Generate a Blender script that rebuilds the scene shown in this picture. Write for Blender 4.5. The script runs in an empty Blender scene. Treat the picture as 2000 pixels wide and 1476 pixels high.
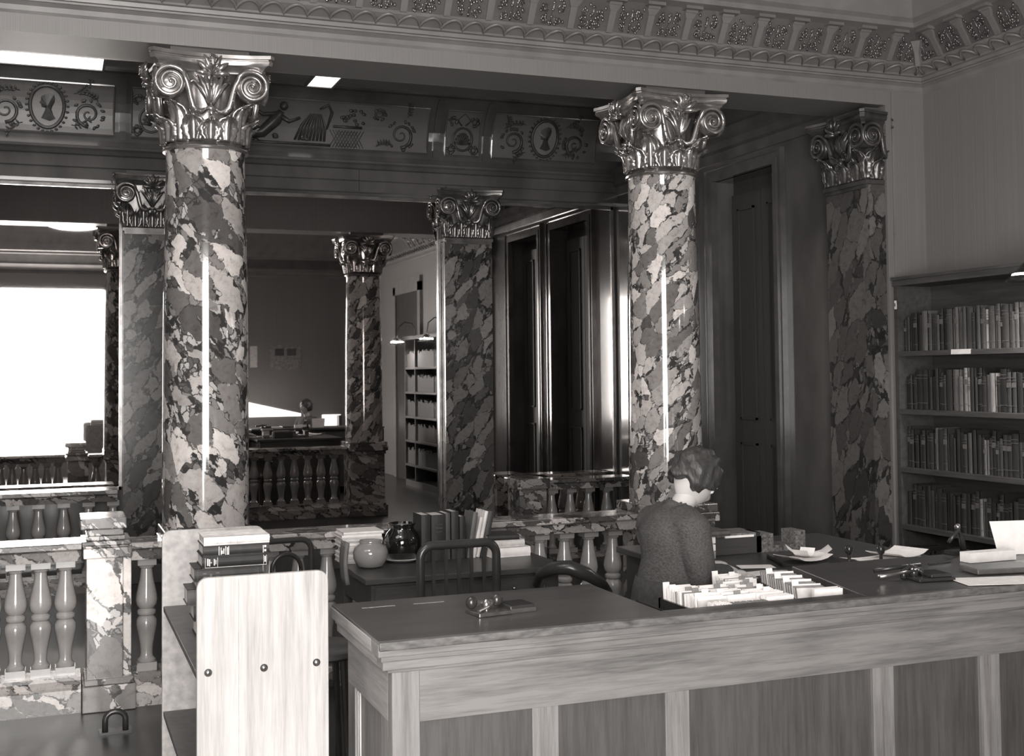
import bpy, math, random
from mathutils import Vector, Matrix, noise
PI=math.pi; rnd=random.Random(7)
sc=bpy.context.scene; COL=sc.collection
# ---------------- camera ----------------
CAM=Vector((0,-7.18311,1.815))
_y,_p,_r=.3653,.0372,-.0104
F_=Vector((math.sin(_y)*math.cos(_p),math.cos(_y)*math.cos(_p),math.sin(_p)))
R0=Vector((math.cos(_y),-math.sin(_y),0)); U0=R0.cross(F_)
R_=R0*math.cos(_r)+U0*math.sin(_r); U_=-R0*math.sin(_r)+U0*math.cos(_r)
cd=bpy.data.cameras.new('camera'); cam=bpy.data.objects.new('camera',cd); COL.objects.link(cam)
cd.sensor_width=36; cd.lens=2351.58/2000*36; cd.shift_y=-(738-643.05)/2000; cd.clip_start=.05
M=Matrix.Identity(4)
for i in range(3): M[i][0]=R_[i]; M[i][1]=U_[i]; M[i][2]=-F_[i]; M[i][3]=CAM[i]
cam.matrix_world=M; sc.camera=cam
# ---------------- world, exposure, lights ----------------
w=bpy.data.worlds.new('world'); sc.world=w; w.use_nodes=True
w.node_tree.nodes['Background'].inputs[0].default_value=(.9,.85,.83,1); w.node_tree.nodes['Background'].inputs[1].default_value=.3
vs=sc.view_settings; vs.view_transform='Standard'; vs.look='None'; vs.gamma=1; vs.use_curve_mapping=False
vs.exposure=0.32
WIN_E=23.0; PEND_E=22.0; CEIL_E=1.5
def alight(name,loc,size,power,rot=(0,0,0),sy=None):
    l=bpy.data.lights.new(name,'AREA'); l.energy=power; l.size=size; l.color=(1,.96,.93)
    if sy: l.shape='RECTANGLE'; l.size_y=sy
    o=bpy.data.objects.new(name,l); COL.objects.link(o); o.location=loc; o.rotation_euler=rot
    return o
# added soft fill lamps under the room and aisle ceilings, no fixtures there
alight('room_fill',(-2.0,-3.7,4.96),3.0,50,sy=2.0)
alight('aisle_fill',(2.0,2.0,4.46),5.0,16,sy=1.2)
# ---------------- helpers ----------------
def G(v,wm=0.0): return (min(1,v*(1.03+wm)),v*.985,v*(.965-wm),1)
class MB:
    def __init__(s): s.v=[]; s.f=[]
    def add(s,v,f):
        n=len(s.v); s.v+= [tuple(p) for p in v]; s.f+=[tuple(i+n for i in q) for q in f]; return s
    def box(s,x0,y0,z0,x1,y1,z1,M=None):
        v=[Vector(p) for p in ((x0,y0,z0),(x1,y0,z0),(x1,y1,z0),(x0,y1,z0),(x0,y0,z1),(x1,y0,z1),(x1,y1,z1),(x0,y1,z1))]
        if M: v=[M@p for p in v]
        return s.add(v,[(0,3,2,1),(4,5,6,7),(0,1,5,4),(1,2,6,5),(2,3,7,6),(3,0,4,7)])
    def lathe(s,prof,n=24,c=(0,0,0),M=None,cap=True):
        v=[];f=[]
        for r,z in prof:
            for k in range(n):
                a=2*PI*k/n; p=Vector((c[0]+r*math.cos(a),c[1]+r*math.sin(a),c[2]+z)); v.append(M@p if M else p)
        m=len(prof)
        for j in range(m-1):
            for k in range(n):
                k2=(k+1)%n; f.append((j*n+k,j*n+k2,(j+1)*n+k2,(j+1)*n+k))
        if cap: f.append(tuple(reversed(range(n)))); f.append(tuple((m-1)*n+k for k in range(n)))
        return s.add(v,f)
    def tube(s,pts,r,n=8,closed=False,flat=1.0):
        pts=[Vector(p) for p in pts]; m=len(pts)
        rr=r if isinstance(r,(list,tuple)) else [r]*m
        v=[];f=[]; up=None
        for i,p in enumerate(pts):
            if closed: t=pts[(i+1)%m]-pts[i-1]
            else: t=pts[min(i+1,m-1)]-pts[max(i-1,0)]
            if t.length<1e-9: t=Vector((0,0,1))
            t.normalize()
            if up is None:
                up=Vector((0,0,1)) if abs(t.z)<.9 else Vector((0,1,0))
            a=t.cross(up)
            if a.length<1e-6: a=t.cross(Vector((1,0,0)))
            a.normalize(); b=a.cross(t); b.normalize(); up=b
            for k in range(n):
                th=2*PI*k/n; v.append(p+a*math.cos(th)*rr[i]*flat+b*math.sin(th)*rr[i])
        for i in range(m if closed else m-1):
            j=(i+1)%m
            for k in range(n):
                k2=(k+1)%n; f.append((i*n+k,i*n+k2,j*n+k2,j*n+k))
        if not closed: f.append(tuple(reversed(range(n)))); f.append(tuple((m-1)*n+k for k in range(n)))
        return s.add(v,f)
    def prism(s,poly,axis,a,b):
        n=len(poly)
        def P(q,t):
            if axis==0: return (t,q[0],q[1])
            if axis==1: return (q[0],t,q[1])
            return (q[0],q[1],t)
        v=[P(q,a) for q in poly]+[P(q,b) for q in poly]
        f=[tuple(range(n)),tuple(reversed(range(n,2*n)))]+[(i,i+n,(i+1)%n+n,(i+1)%n) for i in range(n)]
        return s.add(v,f)
    def grid(s,fn,nu,nv):
        v=[fn(i/nu,j/nv) for j in range(nv+1) for i in range(nu+1)]
        f=[(j*(nu+1)+i,j*(nu+1)+i+1,(j+1)*(nu+1)+i+1,(j+1)*(nu+1)+i) for j in range(nv) for i in range(nu)]
        return s.add(v,f)
    def sphere(s,c,r,n=12,m=8,M=None):
        rx,ry,rz=(r,r,r) if not isinstance(r,(tuple,list)) else r
        v=[];f=[]
        for j in range(m+1):
            ph=PI*j/m
            for k in range(n):
                th=2*PI*k/n; p=Vector((rx*math.sin(ph)*math.cos(th),ry*math.sin(ph)*math.sin(th),rz*math.cos(ph)))
                if M: p=M@p
                v.append(p+Vector(c))
        for j in range(m):
            for k in range(n):
                k2=(k+1)%n; f.append((j*n+k,(j+1)*n+k,(j+1)*n+k2,j*n+k2))
        return s.add(v,f)
    def mesh(s,name,m,smooth=False,bev=0,thick=0):
        me=bpy.data.meshes.new(name); me.from_pydata(s.v,[],s.f); me.update()
        import bmesh as _b
        b=_b.new(); b.from_mesh(me); _b.ops.remove_doubles(b,verts=b.verts,dist=1e-6); _b.ops.recalc_face_normals(b,faces=b.faces); b.to_mesh(me); b.free()
        if m: me.materials.append(m)
        if globals().get('CLIP',[None])[0] is not None:
            b=_b.new(); b.from_mesh(me); _b.ops.bisect_plane(b,geom=b.verts[:]+b.edges[:]+b.faces[:],plane_co=(0,CLIP[0],0),plane_no=(0,1,0),clear_outer=True); b.to_mesh(me); b.free()
        if smooth:
            me.polygons.foreach_set('use_smooth',[True]*len(me.polygons)); me.update()
            if smooth!='all':
                try: me.set_sharp_from_angle(angle=math.radians(38))
                except Exception: pass
        return me
    def build(s,name,m,parent=None,smooth=False,bev=0,thick=0,loc=None,rot=None):
        o=bpy.data.objects.new(name,s.mesh(name,m,smooth)); COL.objects.link(o)
        if parent: o.parent=parent
        if loc: o.location=loc
        if rot: o.rotation_euler=rot
        if thick:
            q=o.modifiers.new('s','SOLIDIFY'); q.thickness=thick
        if bev:
            q=o.modifiers.new('b','BEVEL'); q.width=bev; q.segments=2; q.limit_method='ANGLE'
        return o
def tag(o,label,cat,group=None,kind=None):
    o['label']=label; o['category']=cat
    if group: o['group']=group
    if kind: o['kind']=kind
    return o
def struct(o): o['kind']='structure'; return o
def thing(name,label,cat,loc=(0,0,0),rz=0,group=None):
    o=bpy.data.objects.new(name,None); COL.objects.link(o); o.location=loc; o.rotation_euler=(0,0,rz); o.empty_display_size=.05
    return tag(o,label,cat,group)
def dup(o,parent=None,loc=None):
    c=o.copy(); COL.objects.link(c); c.parent=parent
    if loc is not None: c.location=loc
    for ch in list(o.children): dup(ch,c)
    return c
# ---------------- materials ----------------
def base(name,v=.5,rough=.5,metal=0,spec=.5,coat=0,wm=0):
    m=bpy.data.materials.new(name); m.use_nodes=True; nt=m.node_tree; b=nt.nodes['Principled BSDF']
    b.inputs['Base Color'].default_value=G(v,wm); b.inputs['Roughness'].default_value=rough; b.inputs['Metallic'].default_value=metal
    b.inputs['Specular IOR Level'].default_value=spec; b.inputs['Coat Weight'].default_value=coat; b.inputs['Coat Roughness'].default_value=.06
    return m,nt,b
def N(nt,t,**k):
    n=nt.nodes.new(t)
    for a,b in k.items():
        if a.startswith('i_'): n.inputs[int(a[2:])].default_value=b
        else: setattr(n,a,b)
    return n
def ramp(nt,stops,interp='LINEAR'):
    r=nt.nodes.new('ShaderNodeValToRGB'); cr=r.color_ramp; cr.interpolation=interp
    while len(cr.elements)<len(stops): cr.elements.new(.5)
    for e,(p,v) in zip(cr.elements,stops): e.position=p; e.color=G(v)
    return r
def coords(nt,rot=(0,0,0),scale=(1,1,1)):
    tc=N(nt,'ShaderNodeTexCoord'); mp=N(nt,'ShaderNodeMapping'); mp.inputs['Rotation'].default_value=rot; mp.inputs['Scale'].default_value=scale
    nt.links.new(tc.outputs['Object'],mp.inputs['Vector']); return mp.outputs[0]
def noisy(name,v0,v1,rough=.5,scale=(8,8,8),nscale=1.0,metal=0,spec=.5,coat=0,bump=0,detail=6,lo=.3,hi=.7,rot=(0,0,0)):
    m,nt,b=base(name,v0,rough,metal,spec,coat); L=nt.links.new
    c=coords(nt,rot,scale); n=N(nt,'ShaderNodeTexNoise'); n.inputs['Scale'].default_value=nscale; n.inputs['Detail'].default_value=detail; L(c,n.inputs['Vector'])
    r=ramp(nt,[(lo,v0),(hi,v1)]); L(n.outputs[0],r.inputs[0]); L(r.outputs[0],b.inputs['Base Color'])
    if bump:
        bp=N(nt,'ShaderNodeBump'); bp.inputs['Strength'].default_value=bump; bp.inputs['Distance'].default_value=.01; L(n.outputs[0],bp.inputs['Height']); L(bp.outputs[0],b.inputs['Normal'])
    return m
def wood(name,v0,v1,ax='x',rough=.45,spec=.4,coat=0,k=1.0,blot=.0):
    sc_={'x':(1.2,22,22),'y':(22,1.2,22),'z':(26,26,1.3)}[ax]
    m,nt,b=base(name,v0,rough,0,spec,coat); L=nt.links.new
    c=coords(nt,(0,0,0),tuple(q*k for q in sc_)); n=N(nt,'ShaderNodeTexNoise'); n.inputs['Scale'].default_value=1.6; n.inputs['Detail'].default_value=9; n.inputs['Roughness'].default_value=.65; L(c,n.inputs['Vector'])
    c2=coords(nt,(0,0,0),tuple(q*4*k for q in sc_)); n2=N(nt,'ShaderNodeTexNoise'); n2.inputs['Scale'].default_value=2; n2.inputs['Detail'].default_value=3; L(c2,n2.inputs['Vector'])
    c3=coords(nt,(0,0,0),(2,2,2)); n3=N(nt,'ShaderNodeTexNoise'); n3.inputs['Scale'].default_value=1.3; n3.inputs['Detail'].default_value=3; L(c3,n3.inputs['Vector'])
    a=N(nt,'ShaderNodeMath',operation='MULTIPLY_ADD'); L(n2.outputs[0],a.inputs[0]); a.inputs[1].default_value=.35; L(n.outputs[0],a.inputs[2])
    a2=N(nt,'ShaderNodeMath',operation='MULTIPLY_ADD'); L(n3.outputs[0],a2.inputs[0]); a2.inputs[1].default_value=.4; L(a.outputs[0],a2.inputs[2])
    r=ramp(nt,[(.62,v0),(1.05,v1)]); L(a2.outputs[0],r.inputs[0]); L(r.outputs[0],b.inputs['Base Color'])
    bp=N(nt,'ShaderNodeBump'); bp.inputs['Strength'].default_value=.12; bp.inputs['Distance'].default_value=.004; L(a.outputs[0],bp.inputs['Height']); L(bp.outputs[0],b.inputs['Normal'])
    return m
def breccia(name,tilt=.6,scale=1.0,k=1.0,rough=.16,seed=0.0,stretch=.42,gap=.05,coat=.3,sidewise=False):
    """breccia marble: stretched tilted clasts of many greys, small fragments and dark matrix between them"""
    m,nt,b=base(name,.4,rough,0,.5,coat); L=nt.links.new
    tc=N(nt,'ShaderNodeTexCoord'); mp=N(nt,'ShaderNodeMapping'); mp.inputs['Location'].default_value=(seed,seed*.7,seed*1.3)
    mp.inputs['Rotation'].default_value=(tilt,0,0) if sidewise else (0,tilt,0); L(tc.outputs['Object'],mp.inputs['Vector'])
    nz=N(nt,'ShaderNodeTexNoise'); nz.inputs['Scale'].default_value=5.5*scale; nz.inputs['Detail'].default_value=4; L(mp.outputs[0],nz.inputs['Vector'])
    nf=N(nt,'ShaderNodeTexNoise'); nf.inputs['Scale'].default_value=26*scale; nf.inputs['Detail'].default_value=5; nf.inputs['Roughness'].default_value=.7; L(mp.outputs[0],nf.inputs['Vector'])
    nfs=N(nt,'ShaderNodeVectorMath',operation='SCALE'); L(nf.outputs['Color'],nfs.inputs[0]); nfs.inputs['Scale'].default_value=.34
    nza=N(nt,'ShaderNodeVectorMath',operation='ADD'); L(nz.outputs['Color'],nza.inputs[0]); L(nfs.outputs[0],nza.inputs[1])
    sb=N(nt,'ShaderNodeVectorMath',operation='SUBTRACT'); L(nza.outputs[0],sb.inputs[0]); sb.inputs[1].default_value=(.5,.5,.5)
    ml=N(nt,'ShaderNodeVectorMath',operation='SCALE'); L(sb.outputs[0],ml.inputs[0]); ml.inputs['Scale'].default_value=.12/scale
    ad=N(nt,'ShaderNodeVectorMath',operation='ADD'); L(mp.outputs[0],ad.inputs[0]); L(ml.outputs[0],ad.inputs[1])
    st=N(nt,'ShaderNodeVectorMath',operation='MULTIPLY'); L(ad.outputs[0],st.inputs[0]); st.inputs[1].default_value=(1,1,stretch)
    v1=N(nt,'ShaderNodeTexVoronoi'); v1.inputs['Scale'].default_value=9.0*scale; L(st.outputs[0],v1.inputs['Vector'])
    v1.inputs['Randomness'].default_value=1
    ve=N(nt,'ShaderNodeTexVoronoi',feature='DISTANCE_TO_EDGE'); ve.inputs['Scale'].default_value=9.0*scale; L(st.outputs[0],ve.inputs['Vector'])
    v2=N(nt,'ShaderNodeTexVoronoi'); v2.inputs['Scale'].default_value=34*scale; L(st.outputs[0],v2.inputs['Vector'])
    ve2=N(nt,'ShaderNodeTexVoronoi',feature='DISTANCE_TO_EDGE'); ve2.inputs['Scale'].default_value=34*scale; L(st.outputs[0],ve2.inputs['Vector'])
    s1=N(nt,'ShaderNodeSeparateColor'); L(v1.outputs['Color'],s1.inputs[0]); s2=N(nt,'ShaderNodeSeparateColor'); L(v2.outputs['Color'],s2.inputs[0])
    r1=ramp(nt,[(0,.05+.05*k),(.10,.17*k),(.26,.27*k),(.42,.40*k),(.58,.54*k),(.8,.74*k)],'CONSTANT'); L(s1.outputs[0],r1.inputs[0])
    # cloud inside the clasts
    nc=N(nt,'ShaderNodeTexNoise'); nc.inputs['Scale'].default_value=24*scale; nc.inputs['Detail'].default_value=6; nc.inputs['Roughness'].default_value=.7; L(ad.outputs[0],nc.inputs['Vector'])
    rc=ramp(nt,[(.28,.35),(.45,.85),(.6,1.0),(.75,1.15)]); L(nc.outputs[0],rc.inputs[0])
    mc=N(nt,'ShaderNodeMix',data_type='RGBA',blend_type='MULTIPLY'); mc.inputs[0].default_value=.85; L(r1.outputs[0],mc.inputs[6]); L(rc.outputs[0],mc.inputs[7])
    r2=ramp(nt,[(0,.04*k),(.25,.11*k),(.5,.24*k),(.7,.48*k)],'CONSTANT'); L(s2.outputs[0],r2.inputs[0])
    re=ramp(nt,[(.04,.0),(.10,1.0)]); L(ve2.outputs['Distance'],re.inputs[0])
    m2=N(nt,'ShaderNodeMix',data_type='RGBA'); L(re.outputs[0],m2.inputs[0]); m2.inputs[6].default_value=G(.05*k); L(r2.outputs[0],m2.inputs[7])
    # matrix mask: wide where a slow noise is high
    ng=N(nt,'ShaderNodeTexNoise'); ng.inputs['Scale'].default_value=4*scale; ng.inputs['Detail'].default_value=3; L(mp.outputs[0],ng.inputs['Vector'])
    mr=N(nt,'ShaderNodeMapRange'); L(ng.outputs[0],mr.inputs[0]); mr.inputs[1].default_value=.45; mr.inputs[2].default_value=.68; mr.inputs[3].default_value=.012; mr.inputs[4].default_value=gap*3.6
    df=N(nt,'ShaderNodeMath',operation='SUBTRACT'); L(ve.outputs['Distance'],df.inputs[0]); L(mr.outputs[0],df.inputs[1])
    df2=N(nt,'ShaderNodeMapRange'); L(df.outputs[0],df2.inputs[0]); df2.inputs[1].default_value=-.006; df2.inputs[2].default_value=.012
    mm=N(nt,'ShaderNodeMix',data_type='RGBA'); L(df2.outputs[0],mm.inputs[0]); L(m2.outputs[2],mm.inputs[6]); L(mc.outputs[2],mm.inputs[7])
    L(mm.outputs[2],b.inputs['Base Color']); return m
def emis(name,e,col=(1,.97,.94,1)):
    m,nt,b=base(name,.8,.5); b.inputs['Emission Color'].default_value=col; b.inputs['Emission Strength'].default_value=e; return m
Mt={}
Mt['col1']=breccia('breccia_marble_left_column',tilt=.66,scale=.98,k=.9,seed=3.1,rough=.1,coat=.5,stretch=.46,gap=.095)
Mt['col2']=breccia('breccia_marble_right_column',tilt=-.70,scale=1.35,k=1.15,seed=8.3,rough=.1,coat=.5,gap=.06,stretch=.36)
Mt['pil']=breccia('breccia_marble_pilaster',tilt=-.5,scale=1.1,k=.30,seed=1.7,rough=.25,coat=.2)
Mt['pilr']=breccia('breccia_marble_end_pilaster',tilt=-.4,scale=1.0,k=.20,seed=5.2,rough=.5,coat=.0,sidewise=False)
Mt['post']=breccia('veined_pale_marble',tilt=.7,scale=.7,k=1.2,seed=12.4,rough=.25,gap=.035,stretch=.5)
Mt['rail']=breccia('veined_rail_marble',tilt=1.2,scale=1.6,k=.75,seed=6.4,rough=.2,gap=.03)
Mt['balus']=noisy('polished_grey_marble',.24,.36,.18,(3,3,3),2,coat=.4)
Mt['gilt']=noisy('old_gilt_metal',.30,.55,.24,(10,10,10),1,metal=.85,spec=.6)
Mt['giltd']=noisy('dull_gilt_metal',.14,.30,.27,(10,10,10),1,metal=.8,spec=.6)
Mt['wallp']=noisy('dark_polished_marble_wall',.07,.12,.16,(1.5,1.5,.8),1.6,coat=.3,lo=.35,hi=.65)
Mt['lin']=noisy('ribbed_painted_wall',.165,.215,.5,(260,260,.5),1,bump=.08,detail=3)
Mt['cream']=noisy('painted_cornice',.165,.22,.42,(4,4,4),1.5)
Mt['relief']=noisy('bronzed_relief',.12,.2,.25,(20,20,20),1,metal=.5)
Mt['darkwood']=wood('dark_wood',.035,.06,'z',.35)
Mt['darkwoodx']=wood('dark_wood_long',.035,.06,'x',.35)
Mt['oakx']=wood('light_oak_long',.075,.20,'x',.42,k=1)
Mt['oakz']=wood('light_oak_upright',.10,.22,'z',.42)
Mt['oaky']=wood('light_oak_deep',.16,.34,'y',.42)
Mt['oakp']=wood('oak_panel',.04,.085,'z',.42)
Mt['top']=wood('dark_linoleum_like_counter_top',.045,.075,'x',.30,spec=.5,k=.6)
Mt['board']=wood('pale_birch_board',.27,.45,'z',.5,k=.8)
Mt['boardf']=noisy('grey_board',.30,.48,.6,(30,30,30),1,bump=.02)
Mt['shelf']=noisy('dark_shelf',.07,.11,.5,(20,20,20),1)
Mt['case']=wood('bookcase_wood',.04,.08,'y',.4)
Mt['mirror'],_,_=base('silvered_glass',.80,.015,1.0)
Mt['ceil']=noisy('painted_ceiling',.22,.3,.25,(1,1,1),1.2)
Mt['floor']=wood('dark_floor',.018,.035,'x',.3)
Mt['black']=noisy('black_enamel',.022,.034,.25,(9,9,9),1)
Mt['blackw']=noisy('black_bentwood',.024,.038,.28,(9,9,9),1)
Mt['steel']=noisy('worn_steel',.25,.45,.25,(30,30,30),1,metal=.9)
Mt['paper']=noisy('white_paper',.75,.88,.8,(20,20,20),1)
Mt['paper2']=noisy('cream_card',.50,.72,.8,(20,20,20),1)
Mt['paperd']=noisy('grey_card',.14,.3,.8,(20,20,20),1)
Mt['marbled']=noisy('marbled_paper',.03,.22,.6,(90,90,90),1)
Mt['skin']=noisy('skin',.42,.50,.5,(8,8,8),1)
Mt['hair']=noisy('dark_hair',.025,.05,.45,(60,60,20),1,bump=.6)
Mt['knit']=noisy('dark_knitted_wool',.035,.085,.9,(160,60,160),1,bump=.5)
Mt['skirt']=noisy('dark_skirt_cloth',.03,.05,.9,(60,60,60),1)
Mt['jarg']=noisy('grey_glazed_pottery',.22,.27,.12,(4,4,4),1,coat=.6)
Mt['jarb']=noisy('black_glazed_pottery',.006,.012,.06,(4,4,4),1,coat=.8)
Mt['win']=emis('bright_window_daylight',WIN_E); Mt['pend']=emis('lit_lamp_glass',PEND_E); Mt['ceill']=emis('glowing_ceiling_panel',CEIL_E); Mt['glint']=emis('lit_lamp_bulb',170)
Mt['carpet']=noisy('speckled_mat',.08,.4,.9,(120,120,120),1)
def greymat(name,v,rough=.6):
    k='g%.3f_%s'%(v,name)
    if k not in Mt: Mt[k]=noisy(name,v*.8,v*1.2,rough,(30,30,8),1)
    return Mt[k]
BOOKV=[.020,.024,.030,.036,.046,.07,.12,.22,.42]
BM=[noisy('book_cloth',v*.8,v*1.25,.6,(40,40,10),1) for v in BOOKV]
# ================= SETTING =================
XR=5.82; YB=4.18; YR=-8.5; XL=-5.0; ZC=4.98; ZB=3.685; YF=-.25
o=MB().box(XL-.2,YR-.2,-.1,XR+.2,YB+.2,0).build('floor',Mt['floor']); struct(o)
o=MB().box(XL-.2,YR-.2,ZC,XR+.2,.17,ZC+.1).build('ceiling',Mt['ceil']); struct(o)
o=MB().box(XL-.2,.17,4.52,XR+.2,YB+.2,4.62).build('ceiling',Mt['ceil']); struct(o)
o=MB().box(XL-.2,YR,0,XL,YB,ZC).build('wall_left',Mt['lin']); struct(o)
o=MB().box(XL,YB,0,XR,YB+.15,4.52).build('wall_back',Mt['wallp']); struct(o)
o=MB().box(XR,YR,0,XR+.15,YF+.3,ZC).build('wall_right',Mt['lin']); struct(o)
# wall behind the photographer with its tall window
mb=MB(); wx0,wx1,wz0,wz1=-1.55,.98,.30,3.55
mb.box(XL,YR-.15,0,wx0,YR,ZC); mb.box(wx1,YR-.15,0,XR,YR,ZC); mb.box(wx0,YR-.15,0,wx1,YR,wz0); mb.box(wx0,YR-.15,wz1,wx1,YR,ZC)
struct(mb.build('wall_rear',Mt['lin']))
wd=bpy.data.objects.new('window_1',None); COL.objects.link(wd); wd.location=((wx0+wx1)/2,YR,wz0); struct(wd)
mb=MB(); W=wx1-wx0; Hh=wz1-wz0
mb.box(-W/2,-.02,0,-W/2+.06,.04,Hh); mb.box(W/2-.06,-.02,0,W/2,.04,Hh); mb.box(-W/2,-.02,0,W/2,.04,.06); mb.box(-W/2,-.02,Hh-.06,W/2,.04,Hh)
mb.build('window_frame',Mt['cream'],wd)
MB().box(-W/2+.05,-.06,.05,W/2-.05,-.05,Hh-.05).build('pane',Mt['win'],wd)
# pier at the right end of the colonnade
mb=MB(); mb.box(5.49,YF,0,XR,.17,ZB); struct(mb.build('wall_pier',Mt['lin']))
mb=MB(); mb.box(5.535,YF-.012,0,5.55,YF,3.78); struct(mb.build('trim_1',Mt['cream']))
# side wall of the aisle with two tall dark doorways
SX=5.5
mb=MB(); mb.box(SX,.17,0,XR,1.12,4.52); mb.box(SX,2.13,0,XR,2.50,4.52); mb.box(SX,3.60,0,XR,YB,4.52); mb.box(SX,1.12,3.50,XR,2.13,4.52); mb.box(SX,2.50,3.50,XR,3.60,4.52)
struct(mb.build('wall_aisle',Mt['wallp']))
def archit(y0,y1,n):
    d=bpy.data.objects.new('door_%d'%n,None); COL.objects.link(d); d.location=(SX,(y0+y1)/2,0); struct(d)
    h=3.50; a=(y1-y0)/2
    mb=MB()
    for t0,t1,dx in ((0,.05,.045),(.05,.10,.03),(.10,.12,.05)):
        mb.box(-dx,-a-t1,0,.02,-a-t0,h+t1); mb.box(-dx,a+t0,0,.02,a+t1,h+t1); mb.box(-dx,-a-t0,h+t0,.02,a+t0,h+t1)
    mb.build('door_frame',Mt['cream' if n==9 else 'frame'],d)
    for k in (0,1):
        mb=MB(); q0=-a+.02 if k==0 else .005; q1=-.005 if k==0 else a-.02
        mb.box(.16,q0,.01,.20,q1,h-.12)
        for z0,z1 in ((.2,1.2),(1.4,3.25)):
            for (aa,bb,cc,dd) in ((q0+.1,z0,q0+.12,z1),(q1-.12,z0,q1-.1,z1),(q0+.1,z0,q1-.1,z0+.02),(q0+.1,z1-.02,q1-.1,z1)): mb.box(.145,aa,bb,.16,cc,dd)
        mb.build('door_leaf',Mt['doorw'],d)
    MB().box(.2,-a-.1,0,.25,a+.1,h+.1).build('door_back',Mt['doorw'],d)
Mt['doorw']=noisy('matt_dark_door',.045,.055,.6,(20,20,2),1)
Mt['frame']=noisy('polished_door_frame_stone',.07,.12,.18,(4,4,4),1,coat=.3)
archit(1.14,2.11,1); archit(2.52,3.58,2)
# long moulding over the doorways (entablature of the side wall)
mb=MB(); prof=[(0,3.66),(-.02,3.66),(-.03,3.74),(-.06,3.76),(-.06,3.82),(-.10,3.86),(-.10,3.92),(0,3.94)]
mb.prism([(SX+a,z) for a,z in prof],1,.17,YB); struct(mb.build('trim_2',Mt['frame']))
# right wall doorway frame further towards the camera, seen in the mirror
mb=MB(); mb.box(XR-.05,-5.6,0,XR,-5.45,3.4); mb.box(XR-.05,-4.05,0,XR,-3.9,3.4); mb.box(XR-.05,-5.6,3.25,XR,-3.9,3.5); struct(mb.build('trim_3',Mt['cream']))
struct(MB().box(XR-.02,-5.45,0,XR-.001,-4.05,3.25).build('door_3',Mt['darkwood']))
struct(MB().box(XR-.03,-3.9,0,XR,-.26,.18).build('baseboard_right',Mt['darkwood']))
# ---- beam over the colonnade ----
mb=MB(); mb.box(XL,YF,ZB,XR,.17,3.80); mb.box(XL,-.20,3.80,XR,.17,ZC); 
struct(mb.build('wall_beam',Mt['lin']))
struct(MB().box(XL,.17,ZB,5.45,.20,ZB+.03).build('trim_11',Mt['cream']))
# ---- cornice round the reading room (profile swept round the room) ----
def inset(t,z): return [(XL+t,YF-t,z),(XR-t,YF-t,z),(XR-t,YR+t,z),(XL+t,YR+t,z)]
def sweep(prof):
    m=MB(); v=[]; 
    for t,z in prof: v+=inset(t,z)
    f=[]
    for j in range(len(prof)-1):
        for k in range(4): f.append((j*4+k,j*4+(k+1)%4,(j+1)*4+(k+1)%4,(j+1)*4+k))
    return m.add(v,f)
P1=[(-.04,3.775),(.0,3.785),(.012,3.80),(.022,3.825),(.05,3.842),(.062,3.842),(.066,3.852),(.085,3.853),(.09,3.875),(.112,3.878),(.118,3.888),(.20,3.925),(.215,3.94)]
struct(sweep(P1).build('trim_4',Mt['cream'],smooth=False))
P2=[(.205,3.935),(.235,3.99),(.275,4.05),(.32,4.11)]
P3=[(.32,4.11),(.40,4.12),(.405,4.15),(.44,4.17),(.46,4.3),(.52,4.5),(.62,4.75),(.75,4.9),(.76,ZC)]
Mt['cvg']=noisy('cove_ground',.085,.12,.35,(6,6,6),1)
cove=sweep(P2); o=cove.build('trim_5',Mt['cvg']); struct(o)
struct(sweep(P3).build('trim_6',Mt['cream']))
def cove_pt(s,out=0):
    s=max(0,min(1,s)); n=len(P2)-1; i=min(int(s*n),n-1); u=s*n-i
    return (P2[i][0]*(1-u)+P2[i+1][0]*u+out*.85, P2[i][1]*(1-u)+P2[i+1][1]*u-out*.4)
# wave edging (one continuous running pattern on each visible side)
Mt['wavem']=noisy('dark_edged_moulding',.12,.2,.35,(8,8,8),1)
def wave(side):
    pts=[]; per=.134
    L=7.0
    n=int(L/per)*16
    for i in range(n+1):
        q=i/16; ph=q-math.floor(q)
        w=abs(math.sin(PI*ph))**.5
        skew=.004*math.sin(2*PI*ph)
        t=.125+.078*w; z=3.888+.037*(t-.118)/.082-.004
        d=q*per+skew
        if side==0: pts.append((XR-t-d if False else (XR-.17)-d, YF-t-.006, z-.004))
        else: pts.append((XR-t-.006,(YF-.17)-d,z-.004))
    return MB().tube(pts,.0095,6)
struct(wave(0).build('trim_7',Mt['wavem'],smooth='all')); struct(wave(1).build('trim_8',Mt['wavem'],smooth='all'))
# brackets and relief panels in the cove: individual pieces on two visible walls
def bracket_mb():
    m=MB()
    for a,b,w0,w1,o0 in ((-.02,.66,.020,.022,.016),(.66,.84,.022,.042,.02),(.84,.97,.042,.042,.026)):
        (t0,z0),(t1,z1)=cove_pt(a),cove_pt(b)
        m.add([(-w0,-t0-o0,z0),(w0,-t0-o0,z0),(w1,-t1-o0,z1),(-w1,-t1-o0,z1),(-w0,-t0+.02,z0),(w0,-t0+.02,z0),(w1,-t1+.02,z1),(-w1,-t1+.02,z1)],[(0,1,2,3),(4,7,6,5),(0,4,5,1),(1,5,6,2),(2,6,7,3),(3,7,4,0)])
    t,z=cove_pt(.98); m.box(-.06,-t-.05,z-.012,.06,-t+.02,z+.008)
    return m
def scroll_pts(c,r0,r1,turns,a0,dr,n=22):
    return [(c[0]+(r0+(r1-r0)*i/n)*math.cos(a0+dr*2*PI*turns*i/n),c[1]+(r0+(r1-r0)*i/n)*math.sin(a0+dr*2*PI*turns*i/n)) for i in range(n+1)]
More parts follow.
